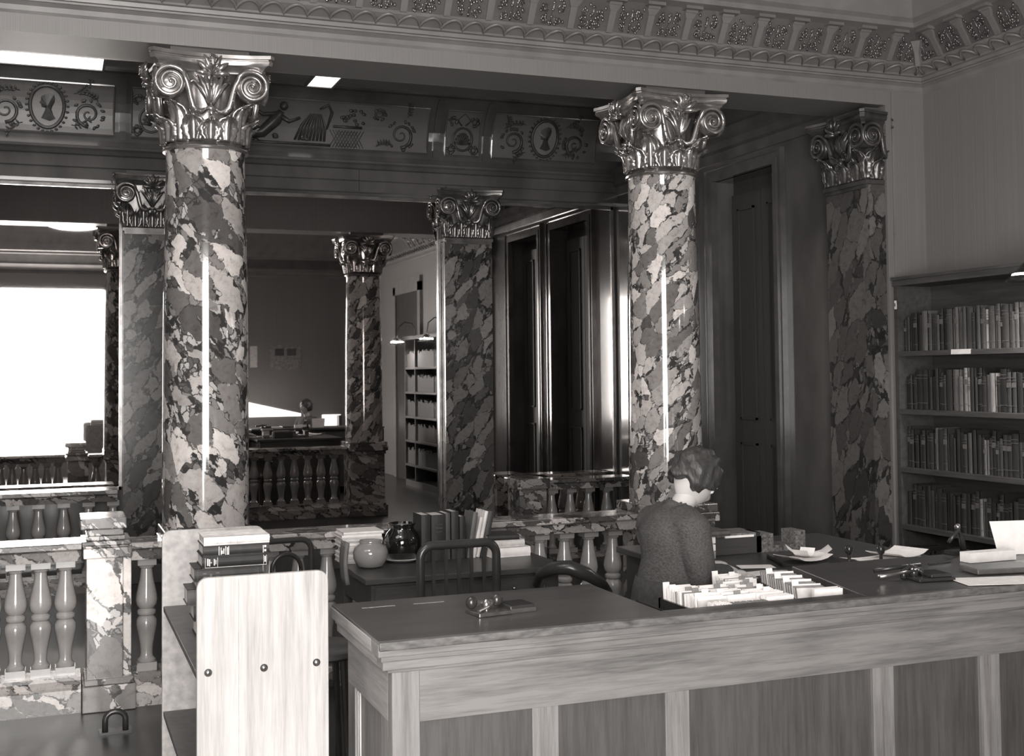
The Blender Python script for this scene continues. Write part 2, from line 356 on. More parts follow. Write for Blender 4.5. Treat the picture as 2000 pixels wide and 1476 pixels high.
def panel_relief_mb(rng):
    m=MB()
    def P(u,s,out=.006):
        t,z=cove_pt(s,out); return Vector((u,-t,z))
    for sx in (-1,1):
        for c,r in (((sx*.045,.25),.028),((sx*.05,.60),.026)):
            m.tube([P(a,b/1.0) for a,b in [(p[0],c[1]+(p[1]-c[1])*5) for p in scroll_pts(c,r,.006,1.4,rng.random()*6,sx,12)]],.0045,4)
        for k in range(11):
            u=sx*(.01+rng.random()*.07); s=.1+rng.random()*.75; m.sphere(P(u,s,.008),(.009,.007,.013),6,4)
    m.tube([P(0,.08),P(0,.3),P(.005,.5),P(0,.8)],.005,4)
    for k in range(4): m.sphere(P(0,.15+.2*k,.009),(.012,.007,.008),6,4)
    return m
Mt['brk']=noisy('bracket_paint',.14,.18,.4,(6,6,6),1)
bm=bracket_mb().mesh('bracket',Mt['brk']); pms=[panel_relief_mb(random.Random(k)).mesh('scroll_relief',Mt['giltd'],'all') for k in range(4)]
def place(me,name,par,loc,rz):
    o=bpy.data.objects.new(name,me); COL.objects.link(o); o.parent=par; o.location=loc; o.rotation_euler=(0,0,rz); return o
cove_obj=o
for o_ in COL.objects:
    if o_.name=='trim_5': cove_obj=o_
i=0; x=5.62
while x>-1.2:
    place(bm,'bracket',cove_obj,(x,YF,0),0)
    if x-.132>-1.2: place(pms[i%4],'scroll_relief',cove_obj,(x-.132,YF,0),0)
    x-=.265; i+=1
y=YF-.31
while y>-4:
    if i%1==0: place(pms[i%4],'scroll_relief',cove_obj,(XR,y,0),-PI/2); place(bm,'bracket',cove_obj,(XR,y-.132,0),-PI/2)
    y-=.265; i+=1
mb=MB(); mb.tube([(XR-.22,YF-.22,3.93),(XR-.27,YF-.27,4.0),(XR-.3,YF-.3,4.08)],[.03,.028,.06],6); mb.build('bracket',Mt['cream'],cove_obj)
# ---------- back wall entablature, frieze ----------
AX0,AX1=-2.6,5.5
fr=MB()
prof=[(4.19,3.58),(4.08,3.58),(4.08,3.68),(4.065,3.69),(4.065,3.79),(4.04,3.80),(4.02,3.83),(4.00,3.845),(4.00,3.865),(4.06,3.88),(4.085,3.93)]
def cv(s,out=0):
    a=s*1.15; yy=4.085-.245*(1-math.cos(a))/(1-math.cos(1.15)); zz=3.93+.56*math.sin(a)/math.sin(1.15)
    return (yy-out*math.cos(a*.8),zz-out*math.sin(a*.8))
pr_=prof+[cv(k/8) for k in range(1,9)]+[(3.80,4.50),(3.80,4.53),(4.19,4.53)]
o=MB().prism(pr_,0,AX0,AX1).build('trim_9',Mt['wallp']); struct(o); frz=o
struct(MB().box(2.745,4.058,3.585,2.749,4.066,3.79).build('trim_10',Mt['black']))
Mt['fp']=noisy('frieze_panel_ground',.11,.15,.35,(3,3,3),1.5); Mt['fr']=noisy('frieze_relief_paint',.035,.07,.35,(20,20,20),1)
def P3_(u,s,out=.008): y,z=cv(s if RAW else .07+(s-.09)*.843,out); return Vector((u,y,z))
RAW=True
def vine(m,x,s,r,sx,rr=.014):
    k=.56
    def q(p): return P3_(p[0],s+(p[1]-s)/1,.012)
    pts=[(x+(a-x),s+(b)/k) for a,b in [(p[0],p[1]) for p in scroll_pts((x,0),r,.012,1.6,-PI/2,sx,24)]]
    m.tube([P3_(a,b,.012) for a,b in pts],[rr*(1-.6*i/24) for i in range(25)],5)
    for t in range(14):
        a=rnd.random()*6.28; m.sphere(P3_(x+1.15*r*math.cos(a),s+1.15*r*math.sin(a)/k,.012),(.022,.012,.014),6,4,Matrix.Rotation(a,3,'Y'))
def leafspray(m,x,s,ang,n=6,L=.13):
    L*=1.25; k=.56
    pts=[]
    for i in range(n+1):
        t=i/n; a=ang+.5*t; pts.append((x+L*t*math.cos(a),s+L*t*math.sin(a)/k))
    m.tube([P3_(a,b,.012) for a,b in pts],.005,4)
    for i,(a,b) in enumerate(pts[1:]):
        for sd in (-1,1):
            aa=ang+sd*.9+.4*i/n
            m.tube([P3_(a,b,.012),P3_(a+.018*math.cos(aa),b+.018*math.sin(aa)/k,.016),P3_(a+.04*math.cos(aa),b+.04*math.sin(aa)/k,.012)],[.004,.011,.002],5)
def fpanel(x0,x1,kind):
    global RAW
    RAW=True
    m=MB(); p=bpy.data.objects.new('frieze_panel',None); 
    m.grid(lambda a,b:P3_(x0+(x1-x0)*a,.07+.70*b,.010),2,8)
    o=m.build('frieze_panel',Mt['fp'],frz)
    m=MB()
    loop=[P3_(x0,.07,.012),P3_(x1,.07,.012)]+[P3_(x1,.07+.70*k/8,.012) for k in range(1,9)]+[P3_(x0,.77,.012)]+[P3_(x0,.77-.70*k/8,.012) for k in range(1,8)]
    m.tube(loop,.010,5,closed=True); m.build('panel_moulding',Mt['wallp'],o)
    m=MB(); xc=(x0+x1)/2; RAW=False
    if kind=='shell':
        m.tube([P3_(xc+.10*math.cos(a),.38+.2*math.sin(a),.012) for a in [2*PI*k/20 for k in range(20)]],.012,5,closed=True)
        for k in range(9):
            a=PI*(.05+.9*k/8); m.tube([P3_(xc,.28,.012),P3_(xc+.08*math.cos(a),.28+.27*math.sin(a)*.8,.02)],[.004,.012],5)
        for k in range(9):
            a=PI*k/8; m.sphere(P3_(xc+.055*math.cos(a),.33+.12*math.sin(a),.02),.009,6,4)
        for sx in (-1,1):
            vine(m,xc+sx*.11,.7,.035,sx,.006); m.tube([P3_(xc+sx*.02,.62,.012),P3_(xc+sx*.07,.72,.015),P3_(xc,.86,.012)],[.01,.008,.004],5)
            vine(m,xc+sx*.12,.2,.03,sx,.006)
    elif kind=='medal':
        xm=xc+(.0)
        md=MB(); md.add([P3_(xm,.5,.014)]+[P3_(xm+.125*math.cos(2*PI*k/24),.5+.30*math.sin(2*PI*k/24),.014) for k in range(24)],[(0,1+k,1+(k+1)%24) for k in range(24)]); md.build('medallion',Mt['cream'],o)
        m.tube([P3_(xm+.14*math.cos(2*PI*k/28),.5+.34*math.sin(2*PI*k/28),.016) for k in range(28)],.016,6,closed=True)
        for k in range(28): m.sphere(P3_(xm+.17*math.cos(2*PI*k/28),.5+.40*math.sin(2*PI*k/28),.014),(.016,.01,.012),5,4)
        b=[(-.02,.68),(.02,.71),(.055,.69),(.065,.62),(.06,.55),(.045,.5),(.035,.44),(.05,.36),(.07,.3),(.02,.26),(-.05,.3),(-.02,.40),(-.015,.46),(-.045,.47),(-.05,.52),(-.065,.54),(-.05,.58),(-.05,.64)]
        bb=MB(); c=(0,.5); f=[]; v=[P3_(xm,.5,.04)]+[P3_(xm+a,s,.018) for a,s in b]; bb.add(v,[(0,1+k,1+(k+1)%len(b)) for k in range(len(b))]); bb.build('profile_bust',Mt['fr'],o)
        for sx in (-1,1):
            vine(m,xm+sx*.34,.40,.11,-sx,.017); leafspray(m,xm+sx*.22,.72,PI/2-sx*1.2,6,.16); leafspray(m,xm+sx*.42,.62,PI/2+sx*.5,5,.10); leafspray(m,xm+sx*.2,.22,PI/2-sx*1.7,5,.12)
    else:
        # reclining draped figure leaning on an urn, striped drapery, trellis, flower basket and scrolls
        fx=x0+.62
        m.tube([P3_(fx-.30,.22,.01),P3_(fx-.12,.24,.02),P3_(fx+.05,.30,.03),P3_(fx+.17,.52,.035),P3_(fx+.22,.68,.03)],[.022,.04,.055,.06,.03],7)
        m.sphere(P3_(fx+.24,.78,.03),(.040,.034,.044),8,6)
        m.tube([P3_(fx+.19,.62,.03),P3_(fx+.30,.50,.04),P3_(fx+.40,.58,.03)],[.028,.02,.014],6)
        m.tube([P3_(fx+.19,.62,.03),P3_(fx+.05,.60,.04),P3_(fx-.06,.75,.03)],[.026,.018,.014],6)
        m.tube([P3_(fx+.05,.3,.03),P3_(fx-.08,.44,.04),P3_(fx-.22,.2,.03)],[.035,.026,.015],6)
        for k in range(9): m.tube([P3_(fx+.36+k*.035,.2,.014),P3_(fx+.42+k*.028,.45,.02),P3_(fx+.50+k*.012,.66,.014)],[.013,.012,.006],5)
        for k in range(9): m.tube([P3_(fx+.78+.03*k,.12,.014),P3_(fx+.78+.03*k-.09+.0,.40,.014)],.0035,4)
        for k in range(9): m.tube([P3_(fx+.69+.03*k,.12,.014),P3_(fx+.78+.03*k,.40,.014)],.0035,4)
        m.tube([P3_(fx+.72,.46,.014),P3_(fx+1.0,.46,.014)],.014,5)
        for k in range(16): m.sphere(P3_(fx+.80+.22*rnd.random(),.5+.3*rnd.random(),.014),(.02,.012,.018),6,4)
        m.tube([P3_(fx+.58,.75,.014),P3_(fx+.66,.85,.014),P3_(fx+.7,.7,.014),P3_(fx+.66,.4,.014)],[.01,.018,.016,.008],6)
        m.tube([P3_(fx-.32,.14,.012),P3_(fx+.7,.14,.012)],.014,5)
        vine(m,x1-.27,.38,.12,1,.017); leafspray(m,x1-.22,.70,PI/2-.5,5,.12); vine(m,x1-.5,.72,.05,-1,.01); leafspray(m,x1-.36,.2,2.6,5,.1)
        vine(m,x0+.16,.40,.11,-1,.016); leafspray(m,x0+.16,.7,.8,5,.12)
        for k in range(10): m.sphere(P3_(fx-.3+.9*rnd.random(),.14+.12*rnd.random(),.014),(.03,.015,.02),6,4)
    m.build('relief',Mt['fr'],o,smooth='all'); RAW=True
fpanel(-.60,.51,'medal'); fpanel(.66,1.0,'shell'); fpanel(1.15,3.43,'long'); fpanel(3.61,3.97,'shell'); fpanel(4.10,5.23,'medal'); fpanel(-1.15,-.75,'shell')
for x in (.585,1.075,3.52,4.035,-.675):
    m=MB(); m.grid(lambda a,b:P3_(x-.03+.06*a,.02+.96*b,.022+.0*b),1,8); m.build('divider',Mt['wallp'],frz,thick=-.02)
# dado below the mirrors
struct(MB().box(AX0,4.10,0,SX,4.18,.20).build('baseboard_back',Mt['wallp']))
# ================= CAPITALS, COLUMNS =================
CLIP=[None]
def capital(root,sq,mat,angles):
    hw=.215
    def S(a,u,out,z):
        if sq: x,y=u,-(hw+out)
        else:
            th=u/.225; x,y=(.212+out)*math.sin(th),-(.212+out)*math.cos(th)
        return Vector((x*math.cos(a)-y*math.sin(a),x*math.sin(a)+y*math.cos(a),z))
    def Fp(a,u,d,z): return Vector((u*math.cos(a)+d*math.sin(a),u*math.sin(a)-d*math.cos(a),z))
    cp=bpy.data.objects.new('capital',None); COL.objects.link(cp); cp.parent=root
    # bell and astragal
    m=MB()
    if sq:
        for z0,z1,h0,h1 in ((0,.2,.212,.212),(.2,.40,.212,.245)):
            m.add([(-h0,-h0,z0),(h0,-h0,z0),(h0,h0,z0),(-h0,h0,z0),(-h1,-h1,z1),(h1,-h1,z1),(h1,h1,z1),(-h1,h1,z1)],[(0,1,5,4),(1,2,6,5),(2,3,7,6),(3,0,4,7)])
        m.box(-.25,-.25,-.035,.25,.25,-.005); m.box(-.236,-.236,-.06,.236,.236,-.035)
    else:
        m.lathe([(.205,0),(.205,.2),(.215,.3),(.25,.40)],32)
        m.lathe([(.232,-.045),(.242,-.04),(.246,-.03),(.24,-.02),(.23,-.016),(.222,0),(.205,.004)],40)
    m.build('bell',mat,cp,smooth=True)
    # abacus: concave sides, two mouldings, small block on top
    m=MB()
    def ab(h,mid,z): 
        pts=[]
        for k in range(4):
            a=k*PI/2
            for i in range(9):
                t=-1+2*i/8; u=t*h*.93; d=mid+(h-mid)*abs(t)**2.2
                pts.append(Fp(a,u,d,z))
        return pts
    lv=[(.300,.240,.385),(.305,.246,.40),(.312,.252,.404),(.318,.258,.418),(.335,.274,.428),(.340,.280,.448),(.335,.276,.452),(.335,.276,.458),(.346,.288,.462),(.346,.288,.482)]
    v=[];f=[]
    for h,md,z in lv: v+=ab(h,md,z)
    n=36
    for j in range(len(lv)-1):
        for k in range(n): f.append((j*n+k,j*n+(k+1)%n,(j+1)*n+(k+1)%n,(j+1)*n+k))
    f.append(tuple(range(n))); f.append(tuple((len(lv)-1)*n+k for k in range(n)))
    m.add(v,f); m.build('abacus',mat,cp,smooth=True)
    MB().box(-.22,-.22,.48,.22,.22,.5245).build('impost_block',Mt['frame'],cp)  # block coloured dark to stand for the shaded gap below the beam
    # acanthus leaves
    def leaf(a,u0,w,h,out0,curl,name='acanthus_leaf'):
        m=MB()
        def fn(i,j):
            s=-1+2*i; t=j
            wd=w*(.62+.5*math.sin(PI*min(1,t*1.05))**1.0)*(1-.55*max(0,t-.7)/.3)*(1+.10*math.cos(t*24))
            rg=.011*math.cos(s*3.0*PI)*(.4+.8*t)
            o=out0+rg+.012*t+curl*max(0,t-.55)**2/.2+.016*(1-s*s)
            z=h*(t if t<.88 else .88+(t-.88)*(1-6*(t-.88)))
            z+=.012*math.cos(s*3*PI)*max(0,t-.4)-abs(s)*.03*t
            return S(a,u0+s*wd*.5,o,z)
        m.grid(fn,24,14); m.build(name,mat,cp,smooth='all',thick=.006)
    for a in angles:
        if sq:
            for u in (-.145,0,.145): leaf(a,u,.135,.165,.012,.05)
            for u in (-.212,.212): leaf(a,u,.11,.245,.004,.075)
            for u in (-.075,.075): leaf(a,u,.10,.235,.002,.05)
        else:
            for k in (-.5,.5): leaf(a,k*.177,.15,.165,.014,.05)
            leaf(a,0,.13,.14,.02,.04)
            leaf(a,.177,.15,.25,.006,.08)
    # volutes with their stalks
    for a in angles:
        for sx in (-1,1):
            m=MB(); c=(.226,.303); n=46
            st=[(.026,.172),(.052,.158),(.080,.160),(.100,.182),(.112,.222),(.122,.268),(.134,.312),(.150,.345)]
            path=[(u,v,.244+.056*(u/.17)**1.6) for u,v in st]; rad=[.012,.016,.019,.020,.020,.019,.018,.0165]
            for i in range(n+1):
                t=i/n; an=math.radians(142)-t*2*PI*2.3; r=.083*(1-t)**.9+.010
                path.append((c[0]+r*math.cos(an),c[1]+r*math.sin(an),.302+.012*t)); rad.append(.0155-.0085*t)
            m.tube([Fp(a,sx*u,d,v) for u,v,d in path],rad,7)
            # disc behind the spiral
            vv=[Fp(a,sx*c[0],.298,c[1])]; nn=20
            for rr,dd in ((.055,.296),(.080,.292),(.080,.22)):
                vv+=[Fp(a,sx*(c[0]+rr*math.cos(2*PI*k/nn)),dd,c[1]+rr*math.sin(2*PI*k/nn)) for k in range(nn)]
            ff=[(0,1+k,1+(k+1)%nn) for k in range(nn)]
            for j in range(2): ff+=[(1+j*nn+k,1+j*nn+(k+1)%nn,1+(j+1)*nn+(k+1)%nn,1+(j+1)*nn+k) for k in range(nn)]
            m.add(vv,ff)
            # beads hung along the stalk
            for i in range(6):
                u,v,d=path[i+0]; m.sphere(Fp(a,sx*(u+.006),d+.014,v),(.006,.006,.009),6,4)
            m.sphere(Fp(a,sx*c[0],.316,c[1]),.012,8,6)
            m.build('volute',mat,cp,smooth='all')
            # leaf sprays under abacus between stalk and centre
            m=MB()
            for (ex,ez,bw) in ((.034,.380,.018),(.072,.372,.020),(.100,.335,.018)):
                p0=(.008,.20); mid=((p0[0]+ex)*.36,(p0[1]+ez)*.53)
                pts=[]
                for i in range(9):
                    t=i/8; u=(1-t)**2*p0[0]+2*t*(1-t)*mid[0]+t*t*ex; v=(1-t)**2*p0[1]+2*t*(1-t)*mid[1]+t*t*ez
                    pts.append(Fp(a,sx*u,.236+.022*math.sin(PI*t)+.008,v))
                e=pts[-1]; pts.append(Fp(a,sx*(ex+.012),.25,ez-.014))
                m.tube(pts,[bw*(.35+.75*math.sin(PI*min(1,i/9+.1))) for i in range(10)],6)
            m.build('leaf_spray',mat,cp,smooth='all')
        # fleuron: bud with spreading petals over the abacus middle
        m=MB()
        for k in range(-3,4):
            an=k*.40
            L=.105 if abs(k)<3 else .085
            pts=[Fp(a,0,.27,.36)]
            for i in range(1,7):
                t=i/6; pts.append(Fp(a,L*t*math.sin(an)*1.15,.298+.045*math.sin(PI*t*.7),.355+L*1.2*t*math.cos(an)-.01*t*abs(k)))
            m.tube(pts,[.008,.014,.018,.019,.016,.012,.005],6)
        m.sphere(Fp(a,0,.350,.425),(.026,.026,.042),8,6)
        for k in range(10): m.sphere(Fp(a,.018*math.cos(k*2.4),.372,.405+.005*k),.007,5,4)
        m.sphere(Fp(a,0,.262,.175),(.032,.022,.016),8,6); m.sphere(Fp(a,0,.27,.150),(.014,.016,.02),8,6)
        m.tube([Fp(a,0,.255,.19),Fp(a,0,.258,.30),Fp(a,0,.27,.37)],[.012,.010,.006],6)
        m.build('fleuron',mat,cp,smooth='all')
    for c in list(cp.children):
        if c.type=='MESH' and len(c.data.vertices)==0: bpy.data.objects.remove(c)
    return cp
X1,X2=.838,3.837; ZR=3.16
Mt['gilte']=noisy('dark_gilt_metal',.07,.15,.3,(10,10,10),1,metal=.6,spec=.5)
def column(x,m,label,gm):
    t=thing('column',label,'column',(x,0,0),0,'free standing marble columns')
    MB().lathe([(.245,.955),(.245,1.2),(.240,2.2),(.226,3.0),(.224,3.10),(.228,3.115)],64).build('shaft',m,t,smooth=True)
    cp=capital(t,False,gm,[0,PI/2,-PI/2,PI]); cp.location=(0,0,ZR)
    mb=MB(); mb.box(-.22,-.22,.14,.22,.22,.84); mb.box(-.255,-.255,0,.255,.255,.14); mb.box(-.235,-.235,.14,.235,.235,.17)
    mb.box(-.235,-.235,.80,.235,.235,.84); mb.box(-.258,-.258,.84,.258,.258,.90); mb.box(-.25,-.25,.90,.25,.25,.955)
    mb.build('pedestal',Mt['rail'],t,bev=.006)
    return t
column(X1,Mt['col1'],'large polished breccia marble column with gilt capital behind the birch book truck',Mt['gilt'])
column(X2,Mt['col2'],'polished breccia marble column with gilt capital behind the bowed woman',Mt['gilt'])
def pilaster(x,y,rz,m,label,gm,hw=.246):
    t=thing('pilaster',label,'pilaster',(x,y,0),rz,'marble pilasters on the walls')
    MB().box(-hw,-.15,.16,hw,-.001,3.12).build('shaft',m,t)
    mb=MB(); mb.box(-hw-.03,-.18,0,hw+.03,0,.16); mb.build('plinth',Mt['wallp'],t,bev=.005)
    CLIP[0]=-.08; cp=capital(t,True,gm,[0,PI/2,-PI/2]); CLIP[0]=None; cp.location=(0,.075,ZR-.0); cp.scale=(1,1,.98)
    return t
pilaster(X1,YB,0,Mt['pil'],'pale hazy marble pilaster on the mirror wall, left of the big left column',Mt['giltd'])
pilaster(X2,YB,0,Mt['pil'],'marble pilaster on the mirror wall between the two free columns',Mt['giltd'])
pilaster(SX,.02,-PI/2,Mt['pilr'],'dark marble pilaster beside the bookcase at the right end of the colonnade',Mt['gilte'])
pilaster(-2.16,YB,0,Mt['pil'],'marble pilaster at the far left end of the mirror wall',Mt['giltd'])
# mirrors
def mirror(x0,x1,z0,label):
    t=thing('mirror',label,'mirror',((x0+x1)/2,4.18,z0),0,'wall mirrors between the pilasters'); W=(x1-x0)/2; H=3.55-z0
    MB().box(-W+.02,-.012,.02,W-.02,-.004,H-.02).build('glass',Mt['mirror'],t)
    mb=MB(); mb.box(-W,-.03,0,-W+.025,-.001,H); mb.box(W-.025,-.03,0,W,-.001,H); mb.box(-W,-.03,0,W,-.001,.03); mb.box(-W,-.03,H-.03,W,-.001,H); mb.build('frame',Mt['giltd'],t)
mirror(-1.9,X1-.25,.82,'tall wall mirror reflecting the bright window, left of the left pilaster')
mirror(X1+.25,X2-.25,.22,'wide wall mirror between the two pilasters reflecting the lit bookcase')
mirror(X2+.25,SX-.02,.22,'dark wall mirror right of the middle pilaster reflecting the doorway')
# ================= BALUSTRADES =================
bal_prof=[(.030,.045),(.048,.05),(.050,.062),(.042,.072),(.036,.08),(.033,.10),(.036,.15),(.044,.20),(.053,.245),(.058,.28),(.056,.305),(.046,.322),(.038,.33),(.046,.336),(.052,.345),(.052,.36),(.044,.368),(.038,.374),(.046,.382),(.056,.40),(.060,.43),(.056,.465),(.047,.51),(.038,.555),(.033,.60),(.031,.62),(.040,.628),(.042,.637),(.032,.645)]
bm_=MB(); zs=.645/.645
bm_.lathe([(r,z*.63/.69) for r,z in bal_prof],20); bm_.box(-.052,-.052,0,.052,.052,.045); bm_.box(-.05,-.05,.588,.05,.05,.63)
bal_me=bm_.mesh('baluster',Mt['balus'],True)
def balustrade(x0,x1,yc,top,label,xs,dz=0,s=1.0):
    t=thing('balustrade',label,'balustrade',((x0+x1)/2,yc,0),0,'marble balustrades')
    cx=(x0+x1)/2; a,b=x0-cx,x1-cx
    h=top
    MB().prism([(-.15,h-.03),(-.15,h-.005),(-.14,h),(.14,h),(.15,h-.005),(.15,h-.03),(.12,h-.045),(.11,h-.10),(-.11,h-.10),(-.12,h-.045)],0,a,b).build('handrail',Mt['rail'],t)
    zb=h-.10-.63
    MB().prism([(-.15,0),(-.15,zb-.06),(-.13,zb-.05),(-.10,zb-.02),(-.10,zb),(.10,zb),(.10,zb-.02),(.13,zb-.05),(.15,zb-.06),(.15,0)],0,a,b).build('plinth',Mt['rail'],t)
    for x in xs:
        o=bpy.data.objects.new('baluster',bal_me); COL.objects.link(o); o.parent=t; o.location=(x-cx,0,zb)
    return t
def frange(a,b,s):
    r=[]; 
    while a<=b: r.append(a); a+=s
    return r
balustrade(X1+.26,X2-.26,0,.90,'veined marble balustrade between the two columns, behind the reading desk',frange(1.2,3.5,.172))
balustrade(.42,X1-.26,0,.90,'short marble balustrade with one baluster between newel post and left column',[.508])
balustrade(-2.3,.155,0,.915,'veined marble balustrade left of the newel post at the left edge',frange(-2.1,.12,.128))
balustrade(4.54,SX-.03,3.85,.78,'far dark balustrade in front of the right mirror',frange(4.62,5.4,.2))
balustrade(-1.8,.53,3.85,.86,'far pale balustrade in front of the left mirror',frange(-1.7,.55,.2))
t=thing('newel_post','square veined marble newel post with stepped cap, left of the book truck','post',(.30,-.02,0))
mb=MB(); mb.box(-.118,-.14,.17,.072,.14,.83); mb.box(.072,-.10,.17,.118,.10,.83); mb.build('shaft',Mt['post'],t,bev=.004)
mb=MB(); mb.box(-.14,-.17,0,.14,.17,.14); mb.box(-.13,-.155,.14,.13,.155,.175); mb.build('plinth',Mt['post'],t,bev=.006)
mb=MB(); mb.box(-.135,-.16,.83,.12,.16,.885); mb.box(-.125,-.15,.885,.10,.15,.90); mb.box(-.145,-.17,.90,.115,.17,.925); mb.box(-.12,-.15,.925,.085,.15,.95); mb.box(-.115,-.14,.95,.075,.14,.99); mb.box(-.15,-.17,.99,.09,.17,1.05); mb.build('cap',Mt['post'],t,bev=.006)
t=thing('newel_post','dark marble post at the end of the far balustrade by the right mirror','post',(4.36,3.85,0))
mb=MB(); mb.box(-.14,-.165,0,.14,.165,.70); mb.build('shaft',Mt['rail'],t,bev=.004)
mb=MB(); mb.box(-.17,-.19,.70,.17,.19,.80); mb.build('cap',Mt['rail'],t,bev=.01)
# self-glowing panels added for the bright strips on the aisle ceiling
for x0,x1,lab,mt in ((-1.6,.40,'long glowing ceiling panel in the aisle at the upper left edge','ceill'),(2.19,2.42,'small glowing ceiling panel in the aisle right of the left capital','ceill2')):
    if mt=='ceill2': Mt['ceill2']=emis('dim_glowing_panel',1.2)
    t=thing('ceiling_glow',lab,'light',((x0+x1)/2,3.47,4.50)); a=(x1-x0)/2
    MB().box(-a,-.42,-.004,a,.32,.018).build('glow_face',Mt[mt],t)
    mb=MB(); mb.box(-a-.02,-.44,-.012,-a,.34,.02); mb.box(a,-.44,-.012,a+.02,.34,.02); mb.box(-a,-.44,-.012,a,-.42,.02); mb.box(-a,.32,-.012,a,.34,.02); mb.build('frame',Mt['cream'],t)
# pendant lamps of the reading room (seen in the mirrors)
def pendant(x,y,z,r,label):
    t=thing('pendant_lamp',label,'lamp',(x,y,z))
    MB().lathe([(.02,.13),(r*.3,.12),(r*.8,.06),(r,.02),(r,.0),(r*.7,-.03),(.02,-.045)],32).build('bowl',Mt['pend'],t,smooth=True)
    mb=MB(); mb.tube([(0,0,.1),(0,0,4.98-z)],.012,6); mb.lathe([(.06,4.93-z),(.06,4.98-z)],16); mb.build('rod',Mt['black'],t)
pendant(.31,-3.64,4.10,.37,'bright bowl lamp reflected in the left mirror')
# ================= BOOKCASE on the right wall =================
CX=5.50
t=thing('bookcase','tall built-in oak bookcase with full shelves on the right wall','bookcase',(CX,-2.1,0))
y0,y1=-3.90+2.1,-.29+2.1
mb=MB(); mb.box(.0,y1-.03,0,.31,y1,2.44); mb.build('side_panel',Mt['case'],t); mb=MB(); mb.box(0,y0,0,.31,y0+.03,2.44); mb.build('side_panel',Mt['case'],t)
MB().box(.29,y0,0,.315,y1,2.44).build('back_panel',Mt['case'],t)
mb=MB(); mb.box(-.01,y0-.01,2.40,.315,y1+.005,2.44); mb.box(-.025,y0-.02,2.44,.315,y1+.005,2.46); mb.build('top_panel',Mt['case'],t)
MB().box(0,y0,0,.31,y1,.10).build('base_panel',Mt['case'],t)
for k,z in enumerate((1.945,1.545,1.145,.752,.36)):
    MB().box(0,y0+.03,z-.035,.29,y1-.03,z).build('shelf',Mt['case'],t,bev=.003)
for yy in (-1.2+.0,-.0): MB().box(.0,yy-.015,.1,.29,yy+.015,2.40).build('divider',Mt['case'],t)
m=MB().box(-.006,y1-.022,2.24,.0,y1-.004,2.30); m.build('label_holder',Mt['paper'],t)
MB().box(-.008,y1-.017,2.258,-.005,y1-.010,2.282).build('label_mark',Mt['black'],t)
o=MB().box(-.012,-.07,-.036,.075,.07,-.033).add([],[]) ; 
tk=thing('shelf_card','white folded card on the edge of the top bookcase shelf','card',(CX,-.94,1.945))
MB().add([(.05,.055,.002),(.05,-.055,.002),(-.004,-.09,.002),(-.004,.09,.002),(-.006,-.09,-.03),(-.006,.09,-.03)],[(0,1,2,3),(3,2,4,5)]).build('card',Mt['paper'],tk,thick=.0015)
names=['top','second','third','fourth','lowest']; ordn=['first','second','third','fourth','fifth','sixth','seventh','eighth','ninth','tenth','eleventh','twelfth','thirteenth','fourteenth','fifteenth','sixteenth','seventeenth','eighteenth','nineteenth','twentieth']
def ordinal(n): return ordn[n-1] if n<=20 else '%dth'%n if n%10 not in(1,2,3) else '%d%s'%(n,{1:'st',2:'nd',3:'rd'}[n%10])
def book_mb(w,h,d):
    c=MB(); p=MB()
    # spine toward -X; width along Y; rounded spine
    n=5; pr=[(.006-.006*math.sin(PI*k/n),-w/2+w*k/n) for k in range(n+1)]
    c.prism([(x,y) for x,y in pr]+[(.012,w/2),(.012,-w/2)],2,0,h)
    c.box(.006,-w/2,0,d,-w/2+.003,h); c.box(.006,w/2-.003,0,d,w/2,h)
    p.box(.01,-w/2+.003,.004,d-.004,w/2-.003,h-.004)
    return c,p
band=greymat('gilt_band',.13,.5)
lib=[]
for k,(w_,h_,d_) in enumerate(((.030,.235,.16),(.038,.26,.17),(.046,.245,.17),(.034,.28,.19),(.055,.27,.18),(.026,.22,.15),(.042,.225,.16),(.036,.25,.17))):
    c,p=book_mb(w_,h_,d_)
    b=MB()
    for z in (.16,.78,.86): b.box(-.0012,-w_/2+.001,h_*z,.003,w_/2-.001,h_*z+.003)
    if k%2: b.box(-.0014,-w_/2+.003,h_*.62,.003,w_/2-.003,h_*.74)
    lib.append((w_,h_,d_,c.mesh('cover',None),p.mesh('pages',Mt['paperd']),b.mesh('spine_band',band)))
def put_book(x,y,z,k,bm,lean,label,group,rz=0):
    w_,h_,d_,c,p,b=lib[k]
    o=thing('book',label,'book',(x,y,z),rz,group); o.rotation_euler=(lean,0,rz)
    co=bpy.data.objects.new('cover',c); COL.objects.link(co); co.parent=o
    if not c.materials: c.materials.append(bm)
    co.material_slots[0].link='OBJECT'; co.material_slots[0].material=bm
    q=bpy.data.objects.new('pages',p); COL.objects.link(q); q.parent=o
    if rnd.random()<.55: q=bpy.data.objects.new('spine_band',b); COL.objects.link(q); q.parent=o; q['kind']='stuff'
    return o
